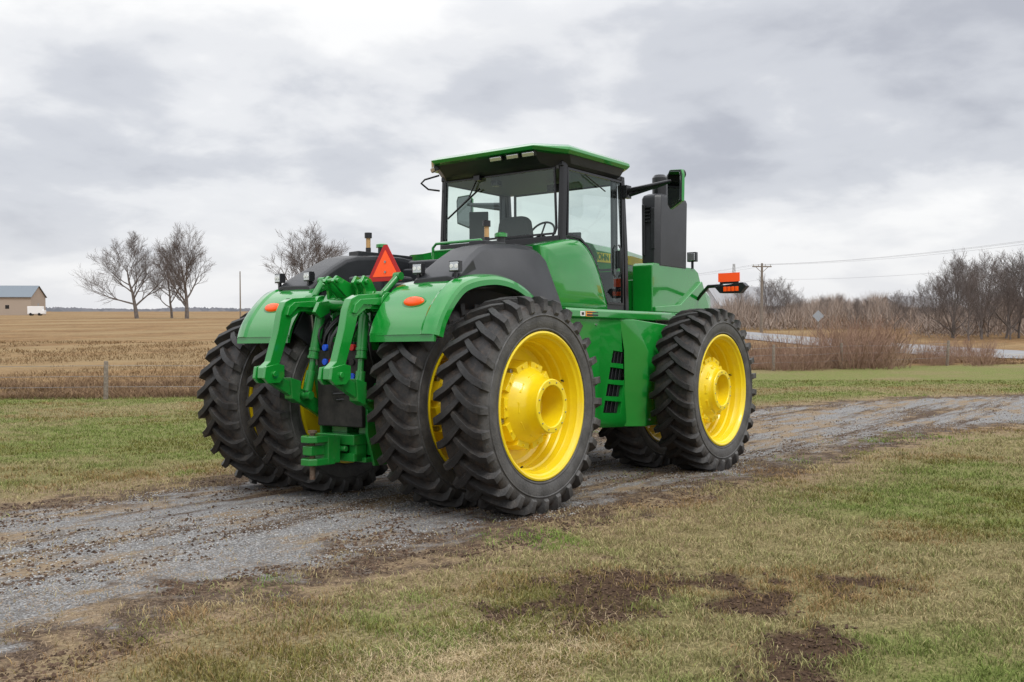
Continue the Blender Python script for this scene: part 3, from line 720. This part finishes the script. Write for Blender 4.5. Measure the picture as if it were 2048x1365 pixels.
g=sheet("ground",gx,gy,[GM]);g["kind"]="structure"
dx=gx[(gx>-61)&(gx<28)];dy=gy[(gy>-31)&(gy<6)]
g2=sheet("gravel_driveway",dx,dy,[GM],.004,lambda x,y:drive_sd(x,y)<.5);g2["kind"]="structure"
def strip(name,pts,w,mats,dz=.02,off=0,wn=0):
    pts=np.array(pts,float);V=[];F=[]
    seg=[];
    for i in range(len(pts)-1):
        for k in range(24): seg.append(pts[i]+(pts[i+1]-pts[i])*k/24)
    seg.append(pts[-1]);seg=np.array(seg)
    for i,p in enumerate(seg):
        d=seg[min(i+1,len(seg)-1)]-seg[max(i-1,0)];d/=np.linalg.norm(d);n=np.array([-d[1],d[0]])
        ww=w*(1-wn+wn*2*float(vnoise(p[0]*1.7,p[1]*1.7,3)))
        for s in np.linspace(-1,1,5):
            q=p+n*(s*ww/2+off);V.append((q[0],q[1],float(terrain(q[0],q[1]))+dz))
    for i in range(len(seg)-1):
        for j in range(4): a=i*5+j;F.append((a,a+5,a+6,a+1))
    o=link(name,np_mesh(name,np.array(V),np.array(F),mats,True));return o
ASPH=mat("asphalt",(.22,.22,.23),.9,0,0,(.28,.28,.285),1.2)
rp=[(26,-58),(36,-18),(49,3.5),(66,17.5),(90,38),(130,75),(220,160)]
r=strip("road",rp,6.8,[ASPH],.06);r["kind"]="structure"
r=strip("road_marking",rp,.12,[mat("road_paint",(.55,.45,.2),.7)],.066);r["kind"]="structure"
r=strip("ditch_water",[(-3,fence_y(-3)+2.6),(2,fence_y(2)+2.6),(6.3,fence_y(6.3)+2.4)],.9,[mat("still_water",(.05,.05,.045),.06)],.04,0,.7);r["kind"]="structure"
# ---- scattered stuff ------------------------------------------------
def attr_mat(name,rough=.9):
    m,t,p=newmat(name);a=t.nodes.new('ShaderNodeAttribute');a.attribute_name="tint"
    t.links.new(a.outputs['Color'],p.inputs['Base Color']);p.inputs['Roughness'].default_value=rough;p.inputs['Specular IOR Level'].default_value=.2
    return m
GB=attr_mat("grass_blade");SM=attr_mat("stone")
def settint(me,C):
    at=me.attributes.new("tint",'FLOAT_COLOR','POINT')
    at.data.foreach_set('color',np.concatenate([C,np.ones((len(C),1))],1).astype(np.float32).ravel())
def wedge(n,d0,d1,pw=1.0,a=40):
    d=d0*(d1/d0)**(rng.random(n)**pw);th=AZ+np.radians(rng.uniform(-a,a,n))
    return CX+d*np.cos(th),CY+d*np.sin(th),d
def gz(x,y): return terrain(x,y)+micro(x,y)
def blades(name,x,y,hgt,wid,col,lean=.6):
    n=len(x);z=gz(x,y)
    th=rng.uniform(0,2*np.pi,n);ph=rng.uniform(0,2*np.pi,n);ln=rng.uniform(.1,lean,n)*hgt*1.3
    bx,by=np.cos(th)*wid/2,np.sin(th)*wid/2
    V=np.empty((n,5,3))
    V[:,0]=np.stack([x-bx,y-by,z-.01],1);V[:,1]=np.stack([x+bx,y+by,z-.01],1)
    mx=x+np.cos(ph)*ln*.35;my=y+np.sin(ph)*ln*.35
    V[:,2]=np.stack([mx+bx*.7,my+by*.7,z+hgt*.6],1);V[:,3]=np.stack([mx-bx*.7,my-by*.7,z+hgt*.6],1)
    V[:,4]=np.stack([x+np.cos(ph)*ln,y+np.sin(ph)*ln,z+hgt],1)
    i=np.arange(n)[:,None]*5
    F=np.concatenate([i+np.array([[0,1,2]]),i+np.array([[0,2,3]]),i+np.array([[3,2,4]])])
    me=np_mesh(name,V.reshape(-1,3),F,[GB]);
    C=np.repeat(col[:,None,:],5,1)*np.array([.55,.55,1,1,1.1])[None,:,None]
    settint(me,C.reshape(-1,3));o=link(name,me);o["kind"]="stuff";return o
def lerp(a,b,t): return np.array(a)[None]*(1-t[:,None])+np.array(b)[None]*t[:,None]
x,y,d=wedge(680000,3.6,36,.85)
sd=drive_sd(x,y)+(fbm(x*1.3,y*1.3,21,4)-.5)*2.8
clump=sstep(.30,.55,fbm(x*5,y*5,23,3))
keep=(rng.random(len(x))<np.clip(sstep(-.3,1.1,sd)+.03,0,1)*(1-.9*mud_f(x,y))*(.45+.55*clump))&(field_f(x,y)<.6)
x,y,d=x[keep],y[keep],d[keep];clump=clump[keep]
gr=np.clip(green_f(x,y)*1.05+rng.normal(0,.25,len(x))+(clump-.5)*.25,0,1)
gr=np.where(drive_sd(x,y)<.2,gr*.25,gr)
bright=sstep(.55,.72,fbm(x*.9,y*.9,55,3))*sstep(2.2,.2,np.abs(drive_sd(x,y)))
col=lerp((.40,.32,.175),(.18,.23,.058),gr)
col=col*(1-bright[:,None])+np.array([.17,.28,.045])*bright[:,None]
col*=rng.uniform(.65,1.25,len(x))[:,None]
brown=(fbm(x*.8,y*.8,77,4)+rng.normal(0,.04,len(x))>.57)
col[brown]=col[brown]*np.array([.85,.68,.62])
hg=rng.uniform(.010,.034,len(x))*(1+d*.015)*(.7+.6*clump);wd=rng.uniform(.0018,.0036,len(x))*(1+d*.16)
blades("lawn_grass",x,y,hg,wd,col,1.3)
x=rng.normal(-4.0,.5,16000);y=rng.normal(-4.15,.28,16000)
blades("dry_straw",x,y,rng.uniform(.01,.035,16000),rng.uniform(.002,.004,16000),lerp((.62,.5,.32),(.42,.31,.18),rng.random(16000)),3)
x,y,d=wedge(220000,3.8,28,.85)
sdv=drive_sd(x,y)
k=(np.abs(sdv-.1)<1.6)&(fbm(x*.7,y*1.6,91,4)+rng.normal(0,.03,len(x))>.47)|((sdv<0)&(fbm(x*.3,y*1.9,92,4)>.54));x,y,d=x[k],y[k],d[k];n=len(x)
blades("dead_grass",x,y,rng.uniform(.005,.018,n),rng.uniform(.002,.004,n)*(1+d*.12),lerp((.40,.30,.19),(.19,.125,.078),rng.random(n)),4)
n=130000;x=rng.uniform(-14,50,n);y=fence_y(x)+np.abs(rng.normal(0,1,n))*np.where(x<30,5.5,4.0)
k=fbm(x*.5,y*.5,8,3)>.45;x,y=x[k],y[k];n=len(x);tl=sstep(.45,.75,fbm(x*.35,y*.35,18,3))
blades("dry_reeds",x,y,rng.uniform(.05,.18,n)+.4*tl*rng.random(n),rng.uniform(.01,.018,n),lerp((.32,.215,.12),(.115,.065,.043),rng.random(n)),1.6)
# stubble tufts across the near part of the field
n=90000;x=rng.uniform(-20,46,n);y=fence_y(x)+4+rng.random(n)**1.6*60
k=fbm(x*.25,y*.25,38,4)>.44;x,y=x[k],y[k];n=len(x);dd=np.hypot(x-CX,y-CY)
blades("field_stubble",x,y,rng.uniform(.05,.2,n),rng.uniform(.012,.02,n)*dd/30,lerp((.34,.23,.115),(.14,.082,.042),rng.random(n)),1.4)
def rocks(name,x,y,s,col,flat=.6):
    n=len(x);z=gz(x,y)+.006
    base=np.array([(1,0,0),(0,1,0),(-1,0,0),(0,-1,0),(0,0,1),(0,0,-1)],float)
    V=base[None]*s[:,None,None]*rng.uniform(.6,1.3,(n,6,1));V[:,:,2]*=flat
    th=rng.uniform(0,6.28,n);c,si=np.cos(th)[:,None],np.sin(th)[:,None]
    vx=V[:,:,0]*c-V[:,:,1]*si;vy=V[:,:,0]*si+V[:,:,1]*c
    V=np.stack([vx+x[:,None],vy+y[:,None],V[:,:,2]+z[:,None]],-1)
    f=np.array([(0,1,4),(1,2,4),(2,3,4),(3,0,4),(1,0,5),(2,1,5),(3,2,5),(0,3,5)])
    F=(np.arange(n)[:,None,None]*6+f[None]).reshape(-1,3)
    me=np_mesh(name,V.reshape(-1,3),F,[SM]);settint(me,np.repeat(col,6,0));o=link(name,me);o["kind"]="stuff";return o
x,y,d=wedge(200000,4,32,.8)
dn=fbm(x*.16+9,y*1.6,44,4)
k=(drive_sd(x,y)<-.4+(fbm(x,y,12,2)-.5))&(rng.random(len(x))<sstep(.40,.60,dn));x,y,d=x[k],y[k],d[k];n=len(x)
rocks("gravel",x,y,rng.uniform(.003,.008,n)*(1+d*.035),np.repeat(rng.uniform(.15,.46,n)[:,None],3,1)*np.array([1,.985,.96]))
x,y,d=wedge(130000,4,25,.8)
cl_=fbm(x*1.2,y*2.4,61,4);sdv=drive_sd(x,y)
k=((sdv<.5)&(cl_>.51)&(rng.random(len(x))<np.where(np.abs(sdv+.3)<.9,1,.45)))|((mud_f(x,y)>.3)&(rng.random(len(x))<.9));x,y,d=x[k],y[k],d[k];n=len(x)
inm=mud_f(x,y)>.2
rocks("soil_clod",x,y,rng.uniform(.004,.024,n)*rng.random(n)**.5*np.where(inm,.75,1),lerp((.032,.019,.013),(.13,.084,.057),rng.random(n)),.7)
# ================================================================== SETTING
def polar(px,t):
    a=(px-1024)/1991.;x=CX+(math.cos(AZ)+math.sin(AZ)*a)*t;y=CY+(math.sin(AZ)-math.cos(AZ)*a)*t
    return x,y,float(terrain(x,y))
BARK=mat("bark",(.12,.10,.09),.9,0,0,(.19,.165,.15),2)
TWIG=mat("twig",(.14,.115,.105),.9);TWIGR=mat("reddish_twig",(.24,.14,.10),.9,0,0,(.35,.235,.155),1)
def segmesh(name,segs,n,mats):
    A=np.array([list(s[0])+list(s[1])+[s[2],s[3]] for s in segs]);p0,p1=A[:,:3],A[:,3:6];r0,r1=A[:,6],A[:,7]
    d=p1-p0;d/=np.linalg.norm(d,axis=1)[:,None]+1e-9
    ref=np.where(np.abs(d[:,2:3])<.9,np.array([[0,0,1.]]),np.array([[1.,0,0]]))
    u=np.cross(d,ref);u/=np.linalg.norm(u,axis=1)[:,None];w=np.cross(u,d)
    an=np.arange(n)*2*np.pi/n;ring=np.cos(an)[None,:,None]*u[:,None]+np.sin(an)[None,:,None]*w[:,None]
    V=np.concatenate([p0[:,None]+ring*r0[:,None,None],p1[:,None]+ring*r1[:,None,None]],1)
    i=np.arange(len(A))[:,None]*2*n;F=np.concatenate([i+np.array([[k,(k+1)%n,(k+1)%n+n,k+n]]) for k in range(n)])
    return np_mesh(name,V.reshape(-1,3),F,mats,True)
def tree(seed,H=10,tr=.22,L1=9,fork=.25,up=.06,tw=.018,limb=.5,a0=(.55,1.15),nch=(6,5,4)):
    R=random.Random(seed);big=[];small=[]
    def grow(p,d,L,r,lv):
        ns=6 if lv==0 else (5 if lv==1 else 3);q=Vector(p);dd=Vector(d);pts=[(q.copy(),r)]
        for i in range(ns):
            wob=.13 if lv==0 else (.17 if lv==1 else .22)
            dd=(dd+Vector((R.uniform(-1,1),R.uniform(-1,1),R.uniform(-.7,.8)))*wob+Vector((0,0,up if lv else .03))).normalized()
            q2=q+dd*L/ns;rr=max(r*(1-.82*(i+1)/ns),tw*.4)
            (big if lv<2 else small).append((q.copy(),q2.copy(),pts[-1][1],rr));q=q2;pts.append((q.copy(),rr))
        if lv>=4: return
        nc=L1 if lv==0 else nch[lv-1]
        for k in range(nc):
            s=(fork+(1-fork)*(k+.6*R.random())/nc) if lv==0 else .2+.8*(k+R.random())/nc
            s=min(s,.995);i=int(s*ns);f=s*ns-i;b0,b1=pts[i],pts[i+1];pp=b0[0].lerp(b1[0],f);rad=b0[1]*(1-f)+b1[1]*f
            ax=(b1[0]-b0[0]).normalized()
            if lv==0:
                th=k*2.4+R.uniform(-.5,.5);t=Vector((math.cos(th),math.sin(th),0))
            else: t=Vector((R.uniform(-1,1),R.uniform(-1,1),R.uniform(-.5,.7)))
            t=(t-ax*t.dot(ax)).normalized()
            ang=(a0[1]+(a0[0]-a0[1])*s)*R.uniform(.85,1.1) if lv==0 else R.uniform(.4,.9)
            nd=ax*math.cos(ang)+t*math.sin(ang)
            nl=(H*limb*(1-.45*s)*R.uniform(.75,1.15) if lv==0 else L*(1-.3*s)*R.uniform(.5,.78))
            grow(pp,nd,nl,max(rad*.6,tw),lv+1)
    grow((0,0,-.2),(0,0,1),H*.74,tr,0)
    zm=max(max(s[0].z,s[1].z) for s in small);k=H/zm
    sc=lambda S_:[(a*k,b_*k,r0,r1) for a,b_,r0,r1 in S_]
    return segmesh("trunk",sc(big),6,[BARK]),segmesh("crown",sc(small),3,[TWIG])
def place_tree(tm,px,t,sc,rot,label,group=None,name="bare_tree"):
    x,y,z=polar(px,t);e=empty(name,(x,y,z));e.scale=(sc[0],sc[0],sc[1]);e.rotation_euler=(0,0,rot)
    for nm,me in zip(("trunk","crown"),tm): link(nm,me,e)
    tag(e,label,"tree",group);return e
TV=[tree(1,18,.46,11,.20,.07,.021,.64,(.6,1.2),nch=(9,8,6)),tree(3,18,.50,11,.18,.08,.021,.62,(.55,1.15),nch=(9,8,6)),tree(5,18,.38,10,.22,.08,.021,.55,nch=(8,7,6))]
place_tree(TV[0],274,222,(1.02,1.10),0,"wide bare tree standing alone in brown field","bare field trees")
place_tree(TV[1],374,220,(.98,1.20),1.2,"tall bare tree with forked crown in brown field","bare field trees")
place_tree(TV[2],344,232,(.82,.90),2.2,"smaller bare tree beside taller one in field","bare field trees")
place_tree(TV[1],606,150,(.95,.88),4.0,"dense bare tree standing beyond the field","bare field trees")
TS=[tree(10+i,9,.13,11,.06+.03*(i%3),.11,.011,.46+.05*(i%3),(.35,.95),(8,6,4)) for i in range(7)]
spec=[(1440,150,6.3),(1478,125,6.0),(1503,140,5.8),(1536,118,6.8),(1556,122,6.6),(1580,130,5.6),(1603,135,4.6),(1650,120,4.2),(1680,135,4.6),(1712,110,3.8),(1745,120,4),(1790,105,4.6),(1822,95,4.3),(1850,100,5.5),(1872,112,5.8)]
RR=random.Random(21)
for px in range(1886,2180,19):
    spec.append((px+RR.uniform(-9,9),RR.uniform(76,112),RR.uniform(4.4,7.4)))
spec+= [(1908,82,7.6),(1962,84,7.4),(2012,80,7.7)]
for i,(px,t,h) in enumerate(spec):
    place_tree(TS[i%7],px,t,(h/9*RR.uniform(.8,1.15),h/9),i*1.7,"bare grey-brown tree in scrubby wood beyond the road","bare trees beyond the road")
def shrub(seed,n=105,h=1.3,w=1.3):
    R=random.Random(seed);s=[]
    for i in range(n):
        a=R.uniform(0,6.28);r=R.random()**.7*w*.6;p=Vector((r*math.cos(a),r*math.sin(a),-.05));d=Vector((math.cos(a)*R.uniform(0,.6),math.sin(a)*R.uniform(0,.6),1)).normalized()
        L=h*(R.random()**2.0*.95+.15);q=p
        for k in range(4):
            d=(d+Vector((R.uniform(-1,1),R.uniform(-1,1),R.uniform(-.3,.3)))*.2).normalized();q2=q+d*L/4;s.append((q,q2,.008*(1-k*.2),.008*(1-(k+1)*.2)))
            if k:
                for z in range(2):
                    dd=(d+Vector((R.uniform(-1,1),R.uniform(-1,1),.1))*.7).normalized();s.append((q,q+dd*L*.25,.004,.002))
            q=q2
    return segmesh("shrub",s,3,[TWIGR])
SH=[shrub(i) for i in range(7)]
for i in range(76):
    px=random.uniform(1490,1975);t=random.uniform(41,56)
    x,y,z=polar(px,t)
    hv=.30+1.25*float(fbm(px*.02,t*.06,71,3))**1.3+.40*math.exp(-((px-1720)/80)**2)
    o=link("shrub",SH[i%7],None,(x,y,z));s=hv*random.uniform(.5,1.25)
    o.scale=(s*1.3,s*1.3,s*random.uniform(.8,1.2));o.rotation_euler=(0,0,random.uniform(0,6))
    tag(o,"leafless reddish-brown shrub in dry grass along fence","shrub","shrubs along the fence")
n=62000;px=rng.uniform(1400,2500,n);t=rng.uniform(112,190,n);nr=(px>1840)&(rng.random(n)<.28);t=np.where(nr,rng.uniform(84,112,n),t);a=(px-1024)/1991
x=CX+(math.cos(AZ)+math.sin(AZ)*a)*t;y=CY+(math.sin(AZ)-math.cos(AZ)*a)*t;z=terrain(x,y)
h=rng.uniform(.3,1,n)*(1.0+4.4*fbm(px*.02,px*0,3,5)+1.0*(t-125)/65)
x0=x+rng.normal(0,.6,n);y0=y+rng.normal(0,.6,n);w=rng.uniform(.015,.035,n)
V=np.empty((n,3,3));V[:,0]=np.stack([x0-w,y0+w,z+h*rng.uniform(0,.6,n)],1);V[:,1]=np.stack([x0+w,y0-w,V[:,0,2]],1);V[:,2]=np.stack([x0+rng.normal(0,.9,n),y0+rng.normal(0,.9,n),z+h*1.15],1)
me=np_mesh("far_wood",V.reshape(-1,3),np.arange(3*n).reshape(-1,3),[GB])
settint(me,np.repeat(lerp((.21,.17,.145),(.35,.275,.225),rng.random(n)),3,0));o=link("far_wood",me);o["kind"]="stuff"
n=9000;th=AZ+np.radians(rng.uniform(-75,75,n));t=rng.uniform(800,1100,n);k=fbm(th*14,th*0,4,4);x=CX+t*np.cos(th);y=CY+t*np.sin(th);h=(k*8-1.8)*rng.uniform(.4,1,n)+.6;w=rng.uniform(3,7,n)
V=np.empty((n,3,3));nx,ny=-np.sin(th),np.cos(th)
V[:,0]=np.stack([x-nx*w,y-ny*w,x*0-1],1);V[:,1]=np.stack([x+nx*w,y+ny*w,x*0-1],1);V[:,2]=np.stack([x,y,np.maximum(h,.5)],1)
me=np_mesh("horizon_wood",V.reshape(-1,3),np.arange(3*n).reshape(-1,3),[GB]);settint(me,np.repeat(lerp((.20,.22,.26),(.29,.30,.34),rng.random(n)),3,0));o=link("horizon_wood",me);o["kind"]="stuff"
PW=mat("weathered_wood",(.16,.13,.10),.9,0,0,(.27,.23,.19),12);WIRE=mat("galvanised_wire",(.25,.24,.23),.5,.6)
pm=MB();pm.loft([[Vector((r*math.cos(k*6.283/10),r*math.sin(k*6.283/10),z)) for k in range(10)] for r,z in((.065,-.2),(.062,.5),(.058,1.05),(.045,1.08))])
PM=pm.mesh("fence_post",[PW],.6)
fp=[(-1.2,28.9),(3.5,24.0),(8.2,18.8),(12.6,15.5),(17.8,13.8),(23,12.2),(28.2,10.6),(31.8,8.6),(34.2,6.6),(37.6,3.2)]
for i,(x,y) in enumerate(fp):
    o=link("fence_post",PM,None,(x,y,float(terrain(x,y))));o.rotation_euler=(random.uniform(-.04,.04),random.uniform(-.04,.04),i)
    tag(o,"round weathered wooden fence post in dry grass","fence post","posts of the field fence")
b=MB()
for h in(.35,.65,.95):
    for i in range(len(fp)-1):
        p,q=fp[i],fp[i+1];b.tube([(p[0],p[1],float(terrain(*p))+h),((p[0]+q[0])/2,(p[1]+q[1])/2,(float(terrain(*p))+float(terrain(*q)))/2+h-.04),(q[0],q[1],float(terrain(*q))+h)],.006,4)
o=b.obj("fence_wire",WIRE);tag(o,"thin sagging wire strands strung between wooden posts","fence wire")
PORC=mat("porcelain",(.5,.5,.48),.4)
def pole(x,y,H,arm=True,rot=0):
    z=float(terrain(x,y));e=empty("utility_pole",(x,y,z));e.rotation_euler=(0,0,rot)
    b=MB();b.tube([(0,0,-.3),(0,0,H)],[.17,.11],12);b.obj("shaft",PW,e)
    if arm:
        b=MB();b.box((0,0,H-.35),(.12,2.2,.12));b.tube([(0,.7,H-.4),(0,0,H-1.0)],.03,6);b.tube([(0,-.7,H-.4),(0,0,H-1.0)],.03,6);b.obj("crossarm",PW,e)
        for q in(-1,-.4,.4,1):
            b=MB();b.tube([(0,q,H-.3),(0,q,H-.12)],.05,8);b.obj("insulator",PORC,e)
    tag(e,"tall weathered wooden utility pole beside the road","utility pole","utility poles");return e
p1=polar(1523,105);p0=(64.5,-.3,float(terrain(64.5,-.3)));p2=(128,70,float(terrain(128,70)))
rt=math.atan2(p1[1]-p0[1],p1[0]-p0[0])
for p in(p0,p1,p2): pole(p[0],p[1],7.3,True,rt)
p=polar(481,222);pole(p[0],p[1],10.5,False)
nx,ny=-math.sin(rt),math.cos(rt);CAB_=mat("dark_cable",(.16,.16,.165),.6)
for q,hh in((-1,7.15),(.4,7.15),(1,7.15),(0,5.6)):
    b=MB()
    for A,B in((p0,p1),(p1,p2)):
        pts=[]
        for k in range(9):
            s=k/8;pts.append((A[0]+(B[0]-A[0])*s+nx*q,A[1]+(B[1]-A[1])*s+ny*q,A[2]+(B[2]-A[2])*s+hh-.9*4*s*(1-s)*.5))
        b.tube(pts,.007,4)
    o=b.obj("power_line",CAB_);tag(o,"thin dark overhead cable strung between utility poles","power line","overhead cables")
x,y,z=polar(1636,80);e=empty("road_sign",(x,y,z))
b=MB();b.box((0,0,1.1),(.06,.05,2.2));b.obj("post",PW,e)
b=MB();b.loft([[Vector((xx,.46*math.cos(a),2.0+.46*math.sin(a))) for a in(0,math.pi/2,math.pi,1.5*math.pi)] for xx in(-.05,-.035)]);b.obj("sign_plate",mat("aluminium",(.32,.34,.36),.5,.3),e,.004)
e.rotation_euler=(0,0,AZ-.1);tag(e,"grey back of a diamond road sign on post beside road","road sign")
DG=mat("door_grey",(.3,.3,.3),.6)
def house(name,px,t,L,W,H,RH,rot,wm,rm,label):
    x,y,z=polar(px,t);e=empty(name,(x,y,z));e.rotation_euler=(0,0,rot)
    b=MB();b.prism([(-W/2,-.5),(W/2,-.5),(W/2,H),(0,H+RH),(-W/2,H)],'x',-L/2,L/2);b.obj("wall",wm,e)
    b=MB();th=.15
    for s in(-1,1):
        b.prism([(0,H+RH+.05),(s*(W/2+.5),H-.5*RH/(W/2)+.05),(s*(W/2+.5),H-.5*RH/(W/2)+.05+th),(0,H+RH+.05+th)],'x',-L/2-.4,L/2+.4)
    b.obj("roof",rm,e)
    for i in range(3):
        for s in(-1,1):
            b=MB();b.box((-L/3+i*L/3,s*(W/2+.02),H*.45),(min(L*.1,1.2),.06,min(H*.3,1.2)));b.obj("window",BLKG,e)
    b=MB();b.box((L/2+.02,0,H*.35),(.06,min(W*.16,1.4),H*.6));b.obj("door",DG,e)
    tag(e,label,"building");return e
BEI=mat("beige_siding",(.38,.31,.25),.8);BRF=mat("blue_grey_roof",(.15,.18,.21),.6);WSD=mat("white_siding",(.55,.56,.58),.8);GRF=mat("grey_roof",(.3,.3,.31),.8)
house("barn",-62,330,44,14,6.0,3.6,AZ-math.pi/2+.12,BEI,BRF,"long beige metal barn with blue-grey roof in field")
house("farmhouse",1478,135,9,6,3.0,2.2,AZ-math.pi/2+.3,WSD,GRF,"small white sided building half hidden by bare trees")
house("farmhouse",1812,150,7,5,2.6,1.4,AZ-1.2,WSD,GRF,"white house with grey roof behind bare trees")
x,y,z=polar(72,300);e=empty("trailer",(x,y,z));e.rotation_euler=(0,0,AZ-math.pi/2+.2)
b=MB();b.box((0,0,1.7),(4.2,2.2,2.3));b.box((2.3,0,1.1),(.8,2,1.1));b.obj("body",mat("white_panel",(.8,.8,.8),.5),e,.08)
for q in(-1.2,1.2):
    b=MB();b.tube([(q,-1.15,.45),(q,1.15,.45)],.42,16);b.obj("wheel",BLKG,e)
tag(e,"small white box trailer parked beside beige barn","trailer")
x,y,z=polar(1467,420);e=MB()
for s in((-1,-1),(1,-1),(1,1),(-1,1)): e.tube([(s[0]*1.2,s[1]*1.2,0),(s[0]*.3,s[1]*.3,21)],.09,4)
for k in range(14):
    w=1.2-.9*k/14
    e.tube([(-w,-w,k*1.5),(w,w,k*1.5+1.5)],.05,4);e.tube([(w,-w,k*1.5),(-w,w,k*1.5+1.5)],.05,4)
o=e.obj("radio_mast",WIRE,None,loc=(x,y,z));tag(o,"thin grey lattice radio mast above distant trees","mast")
# ================================================================== WORLD
W=bpy.data.worlds.new("World");S.world=W;W.use_nodes=True;t=W.node_tree;N=t.nodes;L=t.links;N.clear()
out=N.new('ShaderNodeOutputWorld');bg=N.new('ShaderNodeBackground');L.new(bg.outputs[0],out.inputs[0])
tc=N.new('ShaderNodeTexCoord');sx=N.new('ShaderNodeSeparateXYZ');L.new(tc.outputs['Generated'],sx.inputs[0])
def M(op,a,b=None,clamp=False):
    x=N.new('ShaderNodeMath');x.operation=op;x.use_clamp=clamp
    for k,v in enumerate((a,b)):
        if v is None:continue
        if isinstance(v,(int,float)):x.inputs[k].default_value=v
        else:L.new(v,x.inputs[k])
    return x.outputs[0]
zz=M('MAXIMUM',sx.outputs[2],0.0);dz=M('ADD',zz,.34)
cb=N.new('ShaderNodeCombineXYZ');L.new(M('DIVIDE',sx.outputs[0],dz),cb.inputs[0]);L.new(M('DIVIDE',sx.outputs[1],dz),cb.inputs[1]);L.new(M('MULTIPLY',zz,2.0),cb.inputs[2])
mp=N.new('ShaderNodeMapping');mp.inputs['Location'].default_value=(2.3,.9,0);L.new(cb.outputs[0],mp.inputs[0])
def NZ(sc,det,ro,dist=0):
    n=N.new('ShaderNodeTexNoise');n.inputs['Scale'].default_value=sc;n.inputs['Detail'].default_value=det;n.inputs['Roughness'].default_value=ro;n.inputs['Distortion'].default_value=dist;L.new(mp.outputs[0],n.inputs['Vector']);return n.outputs['Fac']
nn=M('ADD',M('MULTIPLY',NZ(1.2,6,.46,.1),.62),M('MULTIPLY',NZ(3.2,8,.52,.15),.38))
rp=N.new('ShaderNodeValToRGB');e=rp.color_ramp.elements;rp.color_ramp.interpolation='EASE';e[0].position=.34;e[0].color=(.49,.51,.57,1);e[1].position=.57;e[1].color=(1,1,1,1)
q=e.new(.43);q.color=(.65,.67,.72,1);q=e.new(.50);q.color=(.84,.85,.875,1)
L.new(nn,rp.inputs[0])
hz=N.new('ShaderNodeMapRange');hz.inputs[1].default_value=0;hz.inputs[2].default_value=.13;hz.inputs[3].default_value=.6;hz.inputs[4].default_value=0;L.new(zz,hz.inputs[0])
mx=N.new('ShaderNodeMixRGB');mx.inputs[2].default_value=(.78,.785,.815,1);L.new(hz.outputs[0],mx.inputs[0]);L.new(rp.outputs[0],mx.inputs[1])
sky=N.new('ShaderNodeTexSky');sky.sky_type='NISHITA';sky.sun_disc=False;sky.sun_elevation=math.radians(50);sky.sun_rotation=math.radians(205)
sk=N.new('ShaderNodeMixRGB');sk.blend_type='MULTIPLY';sk.inputs[0].default_value=1;sk.inputs[2].default_value=(.1,.1,.1,1);L.new(sky.outputs[0],sk.inputs[1])
m2=N.new('ShaderNodeMixRGB');m2.inputs[0].default_value=.95;L.new(sk.outputs[0],m2.inputs[1]);L.new(mx.outputs[0],m2.inputs[2])
L.new(m2.outputs[0],bg.inputs[0])
L.new(M('ADD',1.03,M('MULTIPLY',M('MAXIMUM',M('SUBTRACT',zz,.27),0.0),1.8)),bg.inputs[1])
sl=bpy.data.lights.new("sun",'SUN');sl.energy=1.5;sl.angle=math.radians(20);sl.color=(1,.97,.92)
so=bpy.data.objects.new("sun",sl);COL.objects.link(so)
so.rotation_euler=Vector((-.40,-.75,1.25)).to_track_quat('Z','Y').to_euler()
